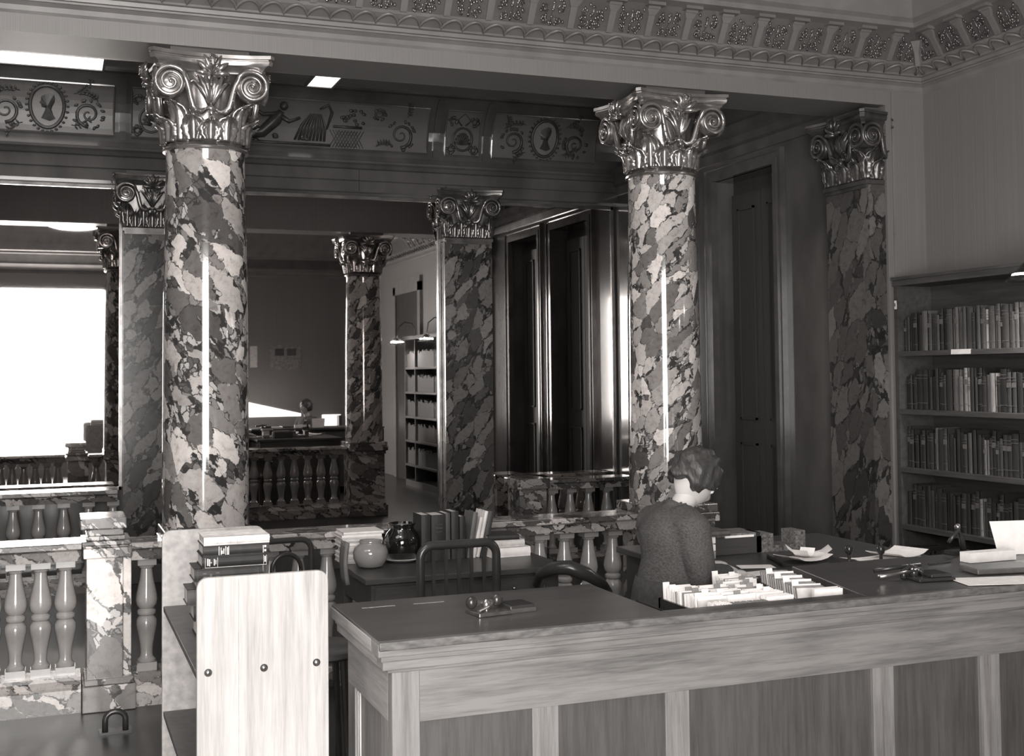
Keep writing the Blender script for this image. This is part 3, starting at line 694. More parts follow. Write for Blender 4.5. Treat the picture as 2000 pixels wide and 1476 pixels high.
# y positions (world) of pale books on each shelf
pale={0:[(-.52,-.575,6),(-.80,-.86,6),(-.86,-.99,5),(-1.10,-1.16,8)],1:[(-.83,-.90,6),(-.92,-.985,7),(-1.15,-1.21,7)],2:[(-.62,-.66,6),(-.95,-.98,5),(-1.08,-1.11,6)],3:[(-1.03,-1.065,7),(-1.15,-1.18,5)],4:[]}
tone={8:'cream',7:'pale grey',6:'pale grey',5:'mid grey',4:'grey',3:'dark grey',2:'dark',1:'black',0:'black'}
for si,z in enumerate((1.945,1.545,1.145,.752,.36)):
    y=-.335; n=0; rest=MB()
    lim=-2.35 if si<4 else -1.0
    while y>-3.84:
        k=rnd.randrange(8); w_=lib[k][0]; nxt=y-w_-.002
        if any(abs(c-y+.01)<.03 or abs(c-y+w_/2)<.025 for c in (-.9,-2.1-.0,-3.3)) and False: pass
        # keep clear of the uprights
        hit=False
        for c in (-2.1,-3.3):
            if y>c-.016 and nxt<c+.016: y=c-.017; hit=True
        if hit: continue
        mi=rnd.choice((0,1,1,2,2,3,3,4)) if si else rnd.choice((1,2,3,4,5,5))  # top-shelf books toned lighter, the lamp glow put into their cloth colour
        for a,b,v in pale[si]:
            if b<=y-w_/2<=a: mi=v
        if si>1 and y<-1.6 and rnd.random()<.2: mi=rnd.choice((5,6))
        if y>lim:
            n+=1; f=lib[k][1]
            tl='tall' if f>=.26 else ('short' if f<.23 else 'cloth-bound')
            put_book(CX+.03+rnd.random()*.02,y-w_/2,z+.0005,k,BM[mi],0,'%s %s book, %s from the left end of the %s bookcase shelf'%(tone[mi],tl,ordinal(n),names[si]),'books on the %s shelf of the bookcase'%names[si])
        else:
            h=lib[k][1]; rest.box(CX+.035,nxt,z+.001,CX+.2,y,z+h)
        y=nxt
    if rest.v: tag(rest.build('book_row',BM[3 if si else 5]),'row of books at the near end of the %s bookcase shelf, seen in the mirror'%names[si],'books',None,'stuff')
# gooseneck lamps on the case top
def goose(y,label):
    t=thing('bookcase_lamp',label,'lamp',(CX,y,2.462))
    MB().tube([(.05,0,0),(.05,0,.12),(.0,0,.2),(-.12,0,.22),(-.22,0,.14),(-.25,0,-.04)],.009,8).build('arm',Mt['black'],t,smooth=True)
    MB().lathe([(.02,.05),(.04,.04),(.10,-.03),(.14,-.06)],24,(-.25,0,-.08),cap=False).build('shade',Mt['black'],t,smooth=True,thick=.003)
    MB().sphere((-.25,0,-.105),(.10,.10,.016),16,8).build('bulb',Mt['glint'],t,smooth=True)
goose(-1.80,'gooseneck lamp over the bookcase just outside the right edge'); goose(-3.45,'lit gooseneck lamp on the bookcase, reflected in the middle mirror')
# ================= COUNTER =================
Mt['edge']=noisy('worn_mottled_edge',.05,.16,.4,(14,14,40),1.5)
ct=thing('counter','long oak library counter with dark top, panelled front, in the foreground','counter',(2.9,-3.33,0))
ox,oy=2.9,-3.33
def cb(mb,x0,y0,z0,x1,y1,z1): return mb.box(x0-ox,y0-oy,z0,x1-ox,y1-oy,z1)
CE=4.9
MB_=MB
m=MB(); cb(m,.915,-3.645,.988,1.905,-3.0,1.02); m.build('counter_top',Mt['top'],ct,bev=.003)
m=MB(); cb(m,1.905,-3.645,.988,2.69,-3.565,1.02); m.build('counter_top',Mt['top'],ct,bev=.003)
m=MB(); m.prism([(2.69-ox,-3.645-oy),(CE-ox,-3.645-oy),(CE-ox,-2.96-oy),(2.83-ox,-2.96-oy),(2.70-ox,-3.565-oy)],2,.988,1.0195); m.build('counter_top',Mt['top'],ct,bev=.003)
# light edge mouldings
def ring(z0,z1,out,mat,name='edge_moulding'):
    m=MB(); cb(m,.965-out,-3.60-out,z0,CE+out*.5,-3.56,z1); m.build(name,mat,ct,bev=.003)
    m=MB(); cb(m,.965-out,-3.56,z0,1.0,-3.02+out*.3,z1); m.build(name,Mt['oaky'],ct,bev=.003)
ring(.972,1.012,.052,Mt['oakx']); ring(.955,.973,.04,Mt['oakx']); ring(.928,.956,.034,Mt['oakx']); ring(.915,.929,.014,Mt['oakx'])
m=MB(); cb(m,.915,-3.66,.992,CE,-3.646,1.018); m.build('edge_moulding',Mt['edge'],ct,bev=.004)
# apron, stiles, panels of the front
m=MB(); cb(m,1.056,-3.60,.757,CE,-3.575,.916); m.build('apron',Mt['oakx'],ct)
m=MB(); cb(m,.968,-3.602,.0,1.056,-3.55,.916); m.build('corner_stile',Mt['oakz'],ct,bev=.003)
st=[1.426,1.90,2.73,3.21,4.03,4.81]; 
for i,x in enumerate(st):
    m=MB(); cb(m,x,-3.60,.12,x+.09,-3.575,.757); m.build('stile',Mt['oakz'],ct,bev=.002)
xs=[1.056]+[q for x in st for q in (x,x+.09)]
for i in range(0,len(xs)-1,2):
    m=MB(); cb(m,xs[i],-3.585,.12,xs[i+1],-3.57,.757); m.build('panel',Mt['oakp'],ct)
m=MB(); cb(m,1.0,-3.61,0,CE,-3.57,.12); m.build('base_rail',Mt['oakx'],ct)
# left end
m=MB(); cb(m,.968,-3.55,.755,.995,-3.02,.916); m.build('end_rail',Mt['oaky'],ct)
m=MB(); cb(m,.968,-3.12,0,.995,-3.02,.755); m.build('end_stile',Mt['oakz'],ct)
m=MB(); cb(m,.968,-3.55,0,.995,-3.47,.755); m.build('end_stile',Mt['oakz'],ct)
m=MB(); cb(m,.982,-3.47,0,.992,-3.12,.755); m.build('end_panel',Mt['oakz'],ct)
m=MB(); cb(m,.974,-3.135,0,.984,-3.12,.75); cb(m,.974,-3.16,0,.980,-3.15,.75); m.build('bead',Mt['board'],ct)
m=MB(); cb(m,.98,-3.05,.10,1.905,-3.03,.98); cb(m,2.84,-3.05,.10,CE,-3.0,.98); cb(m,1.885,-3.57,.10,1.905,-3.03,.988); m.prism([(2.70-ox,-3.57-oy),(2.72-ox,-3.57-oy),(2.85-ox,-3.0-oy),(2.83-ox,-3.0-oy)],2,.10,.987); cb(m,CE-.03,-3.57,0,CE,-3.0,.98); m.build('carcass',Mt['darkwoodx'],ct)
m=MB(); cb(m,1.905,-3.57,.88,2.82,-3.03,.90); m.build('well_shelf',Mt['carpet'],ct)
for x0,x1 in ((.995,1.112),(1.178,1.289)):
    m=MB(); cb(m,x0,-3.118,1.019,x1,-3.112,1.0208); m.build('slot_strip',Mt['oaky'],ct)
# ================= CARD TRAYS =================
def tray(x0,y0,x1,y1,zb,zt,label):
    t=thing('card_tray',label,'tray',((x0+x1)/2,(y0+y1)/2,zb),0,'card trays in the counter well'); a=(x1-x0)/2;b=(y1-y0)/2;h=zt-zb
    for n_,bx in (('tray_side',(-a,-b,0,-a+.01,b,h)),('tray_side',(a-.01,-b,0,a,b,h)),('tray_end',(-a,-b,0,a,-b+.012,h)),('tray_end',(-a,b-.012,0,a,b,h)),('tray_bottom',(-a,-b,0,a,b,.008))):
        MB().box(*bx).build(n_,Mt['black'],t)
    return t
def rotpt(x,y,cx,cy,a): return (cx+(x-cx)*math.cos(a)-(y-cy)*math.sin(a), cy+(x-cx)*math.sin(a)+(y-cy)*math.cos(a))
tray(2.095,-3.555,2.465,-3.19,.90,.985,'black card tray full of pale index cards in the counter well, nearer the woman')
tb=tray(2.485,-3.52,2.655,-2.99,.90,.985,'narrow black card tray with leaning grey cards, right of the pale card tray')
tray(1.93,-3.555,2.08,-3.05,.90,.955,'empty black wooden tray left of the pale card tray')
tb.location.x+=.085; tb.rotation_euler=(0,0,-.22); TC=(2.655,-3.255,-.22)
def card(w_,h_,th,mat,tab=None):
    m=MB(); m.box(-w_/2,-th/2,0,w_/2,th/2,h_)
    if tab is not None: m.box(-w_/2+tab,-th/2,h_,-w_/2+tab+.026,th/2,h_+.014)
    return m.mesh('index_card',mat)
cards=[card(.112,.118,.0024,Mt['paper']),card(.112,.112,.003,Mt['paper2']),card(.112,.115,.0034,Mt['paper']),card(.112,.11,.0026,Mt['paperd']),card(.112,.108,.0026,Mt['paper2'])]
tabs=[card(.112,.118,.0028,Mt['paper'],.0),card(.112,.116,.0028,Mt['paperd'],.04),card(.112,.116,.0028,Mt['paperd'],.08),card(.112,.118,.0028,Mt['paper'],.05)]
def putcard(me,x,y,z,rx,rz,lab,grp):
    o=bpy.data.objects.new('index_card',me); COL.objects.link(o); o.location=(x,y,z); o.rotation_euler=(rx,0,rz); tag(o,lab,'card',grp)
for col,xc in enumerate((2.162,2.280,2.398)):
    y=-3.47+.0; k=0
    while y<-3.215:
        me=cards[rnd.choice((0,0,2,1,4))]
        if k%8==3+col: me=tabs[rnd.randrange(4)]
        putcard(me,xc+rnd.uniform(-.003,.003),y,.909+rnd.random()*.005,-.08,rnd.uniform(-.03,.03),'pale index card standing in the wide tray, %s row from its left side'%['first','middle','third'][col],'pale index cards in the wide tray')
        y+=.0058; k+=1
for k in range(24):
    putcard(cards[rnd.choice((1,3,3,4,0))],2.125+k*.0068,-3.525+.012,.909,0,PI/2+rnd.uniform(-.03,.03),'index card turned edge-on at the near end of the wide tray','edge-on index cards at the near end') if False else None
for k in range(4): putcard(cards[0],2.395,-3.535+k*.012,.909,-.04,.02*k,'white card standing at the near right corner of the wide tray','white cards at the near corner of the wide tray')
for k in range(46):
    me=cards[3] if k%5 else cards[4]
    if k<16: me=cards[rnd.choice((0,1,2))]
    o=bpy.data.objects.new('index_card',me); COL.objects.link(o); o.location=(2.108+k*.0051,-3.535,.909); o.rotation_euler=(0,-.05,PI/2); o.scale=(.28,1,1.0-.004*(k%3))
    tag(o,'narrow index card edge-on along the near end of the wide tray','card','edge-on cards at the near end of the wide tray')
k=0; y=-3.42
while y<-3.03:
    me=cards[3] if k%3 else cards[4]
    if k%11==5: me=tabs[0]
    x_,y_=rotpt(2.655,y,*TC); putcard(me,x_,y_,.909+rnd.random()*.005,-.32,-.22+rnd.uniform(-.02,.02),'grey index card leaning in the narrow right tray','leaning grey index cards'); y+=.0082; k+=1
for k in range(3):
    x_,y_=rotpt(2.675,-3.495+k*.016,*TC); putcard(cards[0],x_,y_,.912,.04,-.15+.08*k,'white envelope-like card at the near end of the narrow tray','white cards at the near end of the narrow tray')
y=-3.17; k=0
while y<-3.02:
    putcard(tabs[k%4] if k%5==1 else cards[k%3],2.50-.02,y,.903,-.1,rnd.uniform(-.05,.05),'loose index card standing behind the wide tray','loose cards behind the wide tray'); y+=.009; k+=1
# ================= BOOK TRUCK =================
t=thing('book_truck','low book truck with two pale round-cornered birch end panels','book truck',(.64,-2.6,0))
def rpanel(y0,y1,mat,name):
    r=.035; a,b,h=-.21,.21,1.18; pts=[(a,.04),(b,.04)]
    pts+=[(b-r+r*math.cos(PI/2*k/6),h-r+r*math.sin(PI/2*k/6)) for k in range(7)]
    pts+=[(a+r-r*math.sin(PI/2*k/6),h-r+r*math.cos(PI/2*k/6)) for k in range(7)]
    return MB().prism(pts,1,y0,y1).build(name,mat,t,bev=.003)
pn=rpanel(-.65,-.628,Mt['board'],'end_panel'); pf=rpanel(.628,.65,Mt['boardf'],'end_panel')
pf['label']='far end panel, grey'  # far panel uses a plain grey board material
MB().box(-.0805,-.6515,.04,-.0795,-.6495,1.176).build('joint',Mt['oaky'],pn)
for sx,sz in ((-.175,.883),(0,.882),(.17,.883)):
    m=MB(); Mx=Matrix.Translation((sx,-.65,sz))@Matrix.Rotation(PI/2,4,'X'); m.lathe([(.009,-.001),(.009,.002),(.007,.004),(.001,.005)],14,M=Mx); m.build('screw',Mt['steel'],t,smooth=True)
    m=MB(); m.lathe([(.0125,-.0005),(.0125,.0012)],14,M=Mx); m.build('washer',Mt['black'],t)
for z in (.87,.44,.12):
    m=MB(); m.box(-.205,-.628,z-.022,.205,.628,z); m.build('shelf',Mt['shelf'],t,bev=.003)
m=MB(); 
for sx in (-.15,.15):
    for sy in (-.63,.63): m.lathe([(.035,-.012),(.035,.012)],14,M=Matrix.Translation((sx,sy,.036))@Matrix.Rotation(PI/2,4,'Y'))
m.build('caster',Mt['black'],t)
# stack of books lying on the truck (spines face the camera)
def flatbook(x0,x1,y0,y1,z0,z1,cm_,label,group=None,pages='paper2',open_left=True,lines=None,name='book',cat='book',spine_y=True,tm=None,rz=0):
    cx,cy=(x0+x1)/2,(y0+y1)/2; a,b,h=(x1-x0)/2,(y1-y0)/2,z1-z0
    t=thing(name,label,cat,(cx,cy,z0),rz,group); c=.003
    m=MB(); m.box(-a,-b,0,a,b,c); m.box(-a,-b,h-c,a,b,h)
    n=6; pr=[(-b+.004-.008*math.sin(PI*k/n),h*k/n) for k in range(n+1)]+[(-b+.012,h),(-b+.012,0)]
    m.prism(pr,0,-a,a); m.build('cover',cm_,t)
    m=MB(); m.box(-a+.004,-b+.01,c,a-.004,b-.005,h-c); m.build('pages',Mt[pages],t)
    if lines:
        m=MB()
        for u0,u1,v0,v1 in lines: m.box(-a+2*a*u0,-b-.0055,h*v0,-a+2*a*u1,-b-.003,h*v1)
        m.build('spine_lettering',tm or Mt['paper'],t)
    return t
def letters(u0,u1,n,vs):
    r=[]
    for v0,v1 in vs:
        p=u0
        for k in range(n):
            q=u0+(u1-u0)*(k+.3+.5*rnd.random())/n; r.append((p,q-.2*(u1-u0)/n,v0,v1)); p=q
    return r
yb=-2.60
z=.872
tagl=[( .50,.74,.060,BM[0],'dark book at the bottom of the stack on the truck',None),
 (.49,.74,.065,BM[1],'black book, second from the bottom of the stack on the truck',None)]
z0=z
for x0,x1,h,mat,lab,ln in [(.495,.735,.058,BM[0],'black book lying at the bottom of the stack on the truck shelf',None),
 (.485,.725,.055,BM[1],'black book second from the bottom of the truck stack',None),
 (.462,.715,.058,BM[5],'grey book with brown end lying low in the truck stack',None),
 (.495,.755,.028,BM[6],'thin pale book in the middle of the truck stack',None)]:
    flatbook(x0,x1,-2.66,-2.50,z0,z0+h,mat,lab,'books stacked on the truck',lines=ln); z0+=h+.001
flatbook(.485,.728,-2.68,-2.50,z0,z0+.046,BM[3],'thick dark book with faint lettering, third from the top of the truck stack','books stacked on the truck',lines=[(.04,.045,.1,.9),(.12,.17,.3,.42),(.12,.17,.6,.7),(.22,.25,.3,.6),(.31,.36,.3,.42),(.31,.36,.6,.7),(.93,.935,.1,.9)],tm=greymat('faint_gilt',.12)); z0+=.047
flatbook(.512,.750,-2.68,-2.50,z0,z0+.042,BM[0],'black book with white lined label, second from the top of the truck stack','books stacked on the truck',lines=[(.04,.045,.08,.92),(.225,.23,.08,.92),(.04,.97,.06,.09),(.07,.09,.25,.85),(.10,.115,.2,.8),(.125,.135,.45,.55),(.17,.185,.25,.8),(.195,.205,.35,.7),(.92,.925,.1,.9),(.935,.955,.3,.8),(.965,.97,.1,.9)]); z0+=.043
flatbook(.515,.753,-2.68,-2.50,z0,z0+.038,BM[2],'dark book with short white lettering directly under the white top book','books stacked on the truck',lines=[(.23,.24,.1,.9),(.26,.27,.1,.8),(.275,.29,.2,.5),(.30,.315,.2,.7),(.33,.34,.1,.9),(.355,.37,.1,.8),(.375,.385,.1,.9),(.9,.91,.1,.8),(.92,.95,.2,.4),(.92,.95,.6,.8)]); z0+=.039
flatbook(.517,.754,-2.68,-2.50,z0,z0+.030,greymat('white_book_cloth',.7),'white book on top of the truck stack','books stacked on the truck',lines=[(.2,.202,.2,.8),(.28,.282,.2,.8),(.40,.402,.1,.9),(.5,.502,.1,.9)],tm=greymat('grey_ink',.3))
# ================= READING DESK & things on it =================
t=thing('desk','dark wooden desk with drawers in front of the balustrade','desk',(2.08,-.68,0))
MB().box(-.56,-.37,.73,.58,.37,.76).build('desk_top',Mt['darkwoodx'],t,bev=.004)
MB().box(-.52,-.33,.58,.54,.33,.73).build('apron',Mt['darkwoodx'],t)
for a,b in ((-.5,-.02),(.02,.52)):
    d=MB().box(a,-.342,.60,b,-.33,.71).build('drawer',Mt['darkwoodx'],t,bev=.003); MB().sphere(((a+b)/2,-.352,.655),.012,8,6).build('knob',Mt['black'],d)
for sx in (-.50,.50):
    for sy in (-.31,.31): MB().box(sx-.025,sy-.025,0,sx+.025,sy+.025,.6).build('leg',Mt['darkwood'],t)
def jar(x,y,prof,m,label,knobs=None):
    t=thing('jar',label,'jar',(x,y,.761))
    MB().lathe(prof,32).build('body',m,t,smooth='all'); return t
jar(1.645,-.66,[(.05,0),(.075,.012),(.094,.05),(.097,.085),(.085,.115),(.062,.13),(.06,.135),(.066,.145),(.062,.148),(.052,.14),(.05,.13)],Mt['jarg'],'round grey glazed jar at the left end of the desk')
tt=thing('saucer','pale shallow dish under the black jar','dish',(1.865,-.52,.761)); MB().lathe([(.06,0),(.10,.012),(.115,.02),(.112,.022),(.06,.008)],32).build('dish',Mt['paper2'],tt,smooth=True)
t=thing('jar','round black glazed jar standing in a pale dish on the desk','jar',(1.865,-.52,.772))
MB().lathe([(.06,0),(.085,.02),(.105,.07),(.104,.11),(.088,.15),(.07,.17),(.068,.185),(.078,.20),(.074,.205),(.06,.19)],32).build('body',Mt['jarb'],t,smooth='all')
# magazines
z0=.761
for k in range(7):
    h=(.026,.026,.034,.024,.024,.02,.016)[k]; dx=rnd.uniform(-.01,.01)
    flatbook(1.53+dx,1.76+dx,-.50,-.30,z0,z0+h,Mt['paper'] if k%2 or k==6 else Mt['paper2'],['lowest pale magazine in the pile behind the grey jar','pale magazine second from the bottom behind the grey jar','thicker pale magazine third from the bottom behind the grey jar','pale magazine in the middle of the pile behind the grey jar','pale magazine third from the top behind the grey jar','pale magazine under the topmost behind the grey jar','topmost magazine with a dark printed cover picture, behind the grey jar'][k],'magazines piled on the desk','paper2','',None,'magazine','magazine'); z0+=h+.001
tag(MB().tube([(1.62+.09,-.43,z0+.001)],.001,3).add([],[]) and MB().add([(1.63,-.44,z0+.0005),(1.66,-.47,z0+.0005),(1.70,-.45,z0+.0005),(1.75,-.44,z0+.0005),(1.74,-.40,z0+.0005),(1.68,-.38,z0+.0005)],[(0,1,2,3,4,5)]).build('cover_picture',Mt['paperd']),'dark picture on the topmost magazine','picture') if False else None
o=thing('bookend','grey curved leather flap hanging at the left end of the desk','bookend',(1.545,-.62,.70))
MB().grid(lambda a,b:Vector((-.035-.012*math.sin(PI*b)+.0,-.04+.12*a,-.03+.23*b)),4,8).build('flap',greymat('grey_leather',.16),o,smooth='all',thick=.02)
# upright books
def upbook(x,y,w_,h,d,mat,label,lean=0,pg='paper2',bands=False,group='books standing on the desk'):
    t=thing('book',label,'book',(x,y,.761),0,group); t.rotation_euler=(0,lean,0)
    c,p=book_mb(w_,h,d); Rm=Matrix.Rotation(PI/2,4,'Z')
    def tr(mb): mb.v=[tuple(Rm@Vector(q)) for q in mb.v]; return mb
    tr(c).build('cover',mat,t); tr(p).build('pages',Mt[pg],t)
    if bands:
        b=MB()
        for z in (.30,.38,.62,.70,.78): b.box(-w_*.25,-.002,h*z,w_*.25,.0,h*z+.006)
        b.build('spine_band',Mt['steel'],t)
upbook(1.985,-.60,.055,.262,.17,BM[0],'tall black book at the left of the standing row on the desk')
upbook(2.06,-.60,.085,.258,.18,BM[0],'very thick black book with ridged spine standing on the desk',bands=True)
upbook(2.12,-.58,.032,.262,.17,BM[5],'grey book standing right of the thick black book on the desk',pg='paper')
upbook(2.165,-.58,.045,.27,.17,BM[1],'tall black book with ragged top in the standing row')
upbook(2.21,-.58,.035,.24,.16,BM[0],'short black book with pale page top in the standing row',pg='paper')
upbook(2.25,-.58,.028,.262,.16,BM[6],'leaning grey book left of the white one on the desk',.16)
upbook(2.278,-.58,.022,.235,.16,greymat('white_book_cloth',.7),'leaning white book with dotted spine on the desk',.22)
upbook(2.305,-.57,.022,.268,.16,greymat('cream_book_cloth',.75),'tallest leaning cream book on the desk',.22)
upbook(2.34,-.57,.034,.265,.16,BM[4],'leaning dark book at the right end of the standing row',.20)
flatbook(2.36,2.60,-.64,-.42,.761,.815,Mt['paper'],'white thick book at the bottom of the right pile on the desk','books lying at the right of the desk','paper',rz=.05)
flatbook(2.35,2.575,-.62,-.42,.816,.856,Mt['paper2'],'cream thick book in the middle of the right pile on the desk','books lying at the right of the desk','paper')
flatbook(2.36,2.55,-.62,-.42,.857,.885,BM[2],'dark flat book on top of the right pile on the desk','books lying at the right of the desk','paper2',rz=-.1)
# ================= CHAIRS =================
def chair(x,y,rz,w_,top,label,slats=5,r=.02,kind='slat'):
    """back at local y=0 towards -y; seat towards +y"""
    t=thing('chair',label,'chair',(x,y,0),rz); a=w_/2-r; rc=.06; bk=[]
    bk=[(-a,.03,.44)]+[(-a,.0,.6),(-a,0,top-r-rc)]+[(-a+rc-rc*math.cos(PI/2*k/6),0,top-r-rc+rc*math.sin(PI/2*k/6)) for k in range(1,7)]
    bk=bk+[(-q[0],q[1],q[2]) for q in reversed(bk)]
    MB().tube(bk,r,10).build('back_frame',Mt['blackw'],t,smooth='all')
    if kind=='slat':
        for k in range(slats):
            sx=-a+2*a*(k+1)/(slats+1); MB().box(sx-.008,-.006,.46,sx+.008,.006,top-r).build('slat',Mt['blackw'],t)
    else:
        b=w_*.26; ih=top-.09
        MB().tube([(-b,.02,.46),(-b,0,ih-b)]+[(-b*math.cos(PI*k/10),0,ih-b+b*math.sin(PI*k/10)) for k in range(11)]+[(b,0,ih-b),(b,.02,.46)],.012,8).build('inner_hoop',Mt['blackw'],t,smooth='all')
    MB().lathe([(w_/2+.0,.43),(w_/2+.01,.44),(w_/2+.01,.455),(w_/2,.465)],28,(0,w_/2,0)).build('seat',Mt['blackw'],t,smooth=True)
    for sx,sy in ((-1,.04),(1,.04),(-1,w_-.04),(1,w_-.04)): MB().tube([(sx*(a-.02),sy,.43),(sx*a,sy,.0)],[.018,.013],8).build('leg',Mt['blackw'],t,smooth='all')
    MB().tube([((a-.02)*math.cos(2*PI*k/20),w_/2+(w_/2-.05)*math.sin(2*PI*k/20),.22) for k in range(20)],.008,6,closed=True).build('stretcher',Mt['blackw'],t,smooth='all')
    return t
chair(1.84,-1.62,0,.43,1.02,'black spindle-back chair drawn up to the desk, centre',5,.022)
chair(1.19,-.62,.1,.31,.945,'black hoop-back bentwood chair between truck stack and balustrade',kind='hoop',r=.016)
t=thing('armchair','low black bentwood armchair right of the desk','chair',(2.56,-1.35,0),-.35)
MB().tube([(-.18,.25,.66),(-.19,.1,.70),(-.175,-.05,.77),(-.11,-.14,.82),(-.03,-.17,.825),(.06,-.16,.79),(.15,-.08,.72),(.19,.05,.66),(.19,.25,.64)],[.018,.022,.026,.035,.038,.035,.026,.022,.018],10).build('arm_rail',Mt['blackw'],t,smooth='all')
for k in range(7):
    a=-PI*(.12+.76*k/6); MB().tube([(.16*math.cos(a),.02+.16*math.sin(a),.45),(.165*math.cos(a),.02+.165*math.sin(a),.72)],.009,6).build('spindle',Mt['blackw'],t)
MB().lathe([(.22,.42),(.235,.435),(.235,.45),(.22,.46)],28,(0,.04,0)).build('seat',Mt['blackw'],t,smooth=True)
for sx in (-.17,.17):
    for sy in (-.12,.2): MB().tube([(sx,sy,.43),(sx*1.15,sy*1.1,0)],[.018,.014],8).build('leg',Mt['blackw'],t)
t=thing('stool','round dark wooden stool between truck and counter, mostly hidden','stool',(1.0,-2.42,0))
MB().lathe([(.15,.715),(.165,.725),(.165,.745),(.155,.752)],28).build('seat',Mt['darkwoodx'],t,smooth=True)
for k in range(4):
    a=PI/4+k*PI/2; MB().tube([(.10*math.cos(a),.10*math.sin(a),.72),(.14*math.cos(a),.14*math.sin(a),0)],.014,8).build('leg',Mt['black'],t)
t=thing('iron_hoop','small black iron hoop standing on the floor before the marble post','stand',(.312,-.6,0))
MB().tube([(-.05,0,.0),(-.05,0,.065)]+[(-.05*math.cos(PI*k/8),0,.065+.04*math.sin(PI*k/8)) for k in range(1,8)]+[(.05,0,.065),(.05,0,0)],.015,10).build('hoop',Mt['black'],t,smooth='all')
MB().box(-.08,-.04,0,.08,.04,.012).build('base',Mt['black'],t)
# ================= SECOND DESK behind the counter =================
t=thing('desk','dark work desk behind the counter at the right, covered with papers','desk',(3.30,-2.18,0))
MB().box(-.60,-.60,.90,.62,.60,.93).build('desk_top',Mt['darkwoodx'],t,bev=.004)
MB().box(-.56,-.56,.0,.58,.56,.90).build('carcass',Mt['darkwoodx'],t)
for k in range(3): 
    d=MB().box(-.572,-.5+.34*k,.6,-.56,-.2+.34*k,.86).build('drawer',Mt['darkwood'],t); MB().sphere((-.58,-.35+.34*k,.73),.012,8,6).build('knob',Mt['steel'],d)
ZD=.9305
def sheet(x,y,z,w_,d,rz,label,mat='paper',cat='paper',th=.0012,name='paper_sheet',group=None,curl=0):
    o=MB().grid(lambda a,b:Vector(((a-.5)*w_,(b-.5)*d,curl*(abs(a-.5)*2)**3)),6,2).build(name,Mt[mat],thick=-th,loc=(x,y,z),rot=(0,0,rz)); return tag(o,label,cat,group)
sheet(2.79,-2.42,ZD+.001,.11,.13,-.5,'white slip nearest the woman on the work desk',group='slips on the work desk')
sheet(2.91,-2.60,ZD+.001,.16,.10,.1,'white slip nearest the card trays on the work desk',group='slips on the work desk')
sheet(2.98,-2.45,ZD+.003,.16,.09,-.3,'white slip farthest right of the three on the work desk',group='slips on the work desk')
sheet(3.12,-2.70,ZD+.001,.10,.05,0,'small white slip at the desk edge behind the narrow tray')
# white bound stacks
for k,(h,mt,lab) in enumerate(((.035,'paperd','grey block at the bottom of the stack beside the woman'),(.032,'paper','lower white block of the stack beside the woman'),(.032,'paper','upper white block of the stack beside the woman'))):
    tag(MB().box(-.045,-.06,0,.045,.06,h).build('card_block',Mt[mt],loc=(2.90,-2.10,ZD+.036*k),bev=.004),lab,'card pack','card packs beside the woman')
flatbook(2.84,3.0,-2.20,-2.02,ZD+.11,ZD+.135,BM[5],'book lying on the card packs beside the woman',None,'paper')
t=thing('card_box','dark wooden box with a white label strip behind the slips','box',(3.12,-1.98,ZD)); MB().box(-.13,-.10,0,.13,.10,.085).build('box_body',Mt['darkwoodx'],t,bev=.003); MB().box(-.12,-.095,.085,.12,.09,.10).build('lid',Mt['marbled'],t); MB().box(-.08,-.108,.082,.08,-.10,.092).build('label_strip',Mt['paper'],t)
t=thing('pamphlet_holder','open marbled-paper pamphlet holder on the work desk','holder',(3.37,-2.02,ZD)); MB().box(-.13,-.06,0,.13,.06,.03).build('base',Mt['marbled'],t); MB().box(-.13,-.06,.03,-.055,.06,.09).build('side_wall',Mt['marbled'],t); MB().box(.07,-.06,.03,.13,.06,.095).build('side_wall',Mt['marbled'],t); MB().box(-.15,-.06,0,-.13,.06,.10).build('end_wall',Mt['black'],t)
t=thing('letter_tray','flat dark tray holding loose white papers','tray',(3.27,-2.42,ZD),-.3); MB().box(-.15,-.13,0,.15,.13,.012).build('tray_base',Mt['black'],t); MB().box(-.15,-.13,0,-.142,.13,.022).build('rim',Mt['black'],t)
sheet(3.24,-2.44,ZD+.022,.22,.16,.2,'crumpled white paper lying in the flat dark tray',curl=.02); sheet(3.31,-2.38,ZD+.030,.20,.15,-.5,'upper white paper tilted in the flat dark tray',curl=.035)
sheet(3.21,-2.49,ZD+.045,.10,.07,.6,'small folded white paper at the front of the flat tray',curl=.03)
sheet(3.62,-2.52,ZD+.004,.34,.2,.15,'large white sheets on the work desk behind the counter edge',curl=.012); sheet(3.72,-2.5,ZD+.02,.25,.18,.35,'white sheet lifting at its right corner on the work desk',curl=.02)
def stamp(x,y,z,rz,label):
    t=thing('hand_stamp',label,'stamp',(x,y,z),rz); MB().box(-.03,-.02,0,.03,.02,.018).build('stamp_block',Mt['steel'],t); MB().lathe([(.008,.018),(.007,.04),(.016,.05),(.02,.065),(.014,.08),(.003,.084)],16).build('handle',Mt['black'],t,smooth=True)
stamp(3.42,-2.54,ZD,.3,'black-handled stamp left of the two beside the flat tray'); stamp(3.55,-2.60,ZD,0,'stamp with shiny handle, right of the two on the work desk')
tag(MB().box(-.03,-.015,0,.03,.015,.012).build('eraser',Mt['paperd'],loc=(3.36,-2.70,ZD)),'small grey block at the work desk edge','block')
